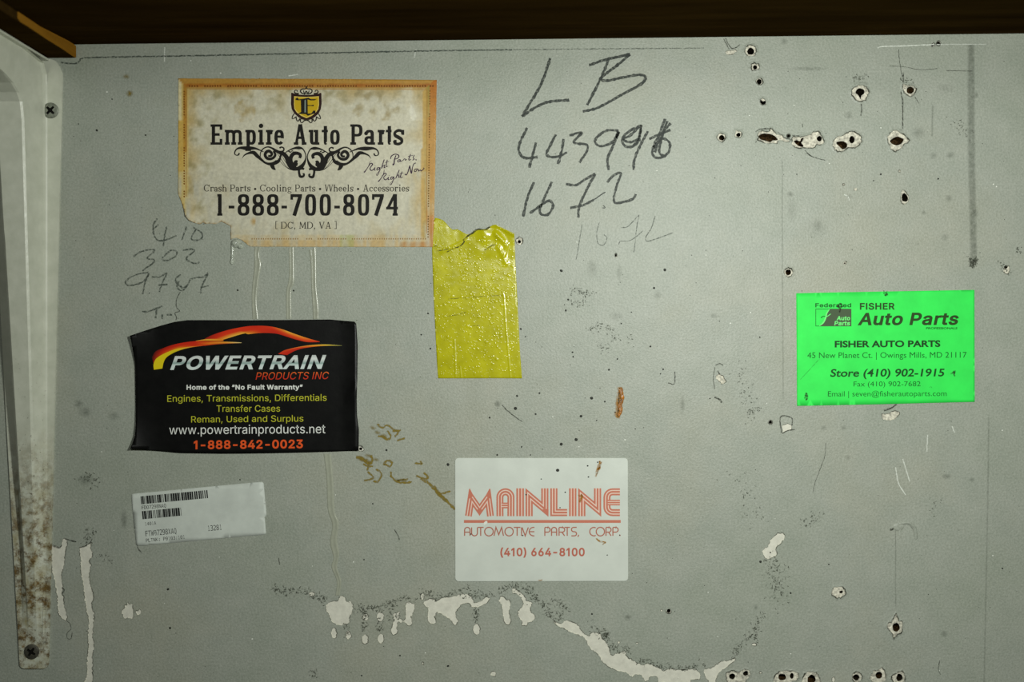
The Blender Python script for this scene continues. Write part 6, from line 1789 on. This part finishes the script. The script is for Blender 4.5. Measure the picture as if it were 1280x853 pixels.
crackle([(100,600),(115,598),(125,605)], 10, 1.1); crackle([(105,680),(112,665),(118,672)], 8, 1.4); crackle([(125,695),(140,700)], 6, .9)
crackle([(1160,640),(1175,625)], 10, .7, 3); crackle([(1190,150),(1210,165),(1200,155)], 10, .8, 2.5)
crackle([(1212,324),(1216,328),(1220,325),(1214,332),(1219,331)], 3, 5, 3.5); crackle([(1250,328),(1253,334),(1260,340)], 6, 1.8, 3); crackle([(1273,312),(1275,314)], 4, 5, 3)
crackle([(390,838),(393,850)], 6, 2.2, 3); crackle([(1066,98),(1084,97)], 5, 1.2); crackle([(1125,100),(1140,105)], 5, 1.2)
# dirt specks scattered over the wall
sp = MB(None, 0.0)
def K(pts): return crop(680, 330, 3.707, pts)
named = K([(80,32,2.1),(560,28,1.9),(510,112,1.5),(405,224,.9),(112,166,1.4),(101,216,1.5),(358,277,1),(132,410,1.2),(135,431,1.2),(493,383,1.3),(340,441,1.2),(301,491,1.4),(220,622,2),(171,707,1.7),(149,815,2.2),(80,836,2),(244,726,1),(282,638,1.1),(423,765,.9),(552,489,1.2),(540,510,1),(813,266,.8),(769,624,1),(330,688,1),(190,622,.7),(1000,340,1)]) + \
    crop(600, 460, 4.923, [(228,173,1.5),(366,156,1.2),(218,250,2.1),(59,307,1.3),(342,285,1.3),(256,487,1.2),(592,441,2.1),(500,470,1.8),(622,298,1.8),(687,187,1.9),(768,209,1.1)]) + \
    [(140,124,1),(182,169,1.2),(121,163,1.6),(98,155,.8),(210,737,1.8),(212.5,785.5,1.6),(367,363.5,1.3),(297,363,1.4),(535,392,1.4),(526.6,418.6,1.2),(538,436,1.3),(651,411.5,1.4),(657,421,1),(950.6,702.6,1.7),(988.3,741.8,1.4),(1036,706,1.1),(963,691,1),(1101,218,1.4),(1172.7,223.6,1.3),(996,218,.9),(1253,711,1.2),(560,581,2),(621.5,569,1.3),(663,569,1),(483,563,1.4),(1092,226,1),(455,700,1),(466,630,1),(740,768,1.2),(500,820,1.1),(452,845,1.2),(560,833,1.6),(300,600,1),(60,505,.9),(42,497,1.4),(56,480.6,1.5),(55,449.6,1.3),(33,444,.8),(20,511,.8),(35,760,0.6)]
for x, y, r in named:
    if x < 75: continue
    s1 = MB(None, 0.0)
    s1.dome(x, y, r, r * rr.uniform(.75, 1.0), r * S * .35, 9, 2, rr.uniform(0, 3))
    s1.build('fly_speck', M['speck'], wall)
for _ in range(420):
    x, y = rr.uniform(85, 1275), rr.uniform(70, 850)
    r = rr.choice((.4, .45, .5, .6, .7))
    sp.dome(x, y, r, r * .8, r * S * .25, 6, 2)
wf = MB(None, 0.00003)
for _ in range(50):
    wf.disc(rr.uniform(90, 1270), rr.uniform(75, 850), rr.uniform(.5, 1.2), rr.uniform(.4, .9), 7)
wf.build('pale_flecks', M['fleck'], wall)['kind'] = 'stuff'
so_ = sp.build('speckling', M['speck'], wall)
so_['kind'] = 'stuff'

# tidy: the lettering helper is not part of the scene
bpy.data.objects.remove(_font_o)
bpy.data.curves.remove(_font)
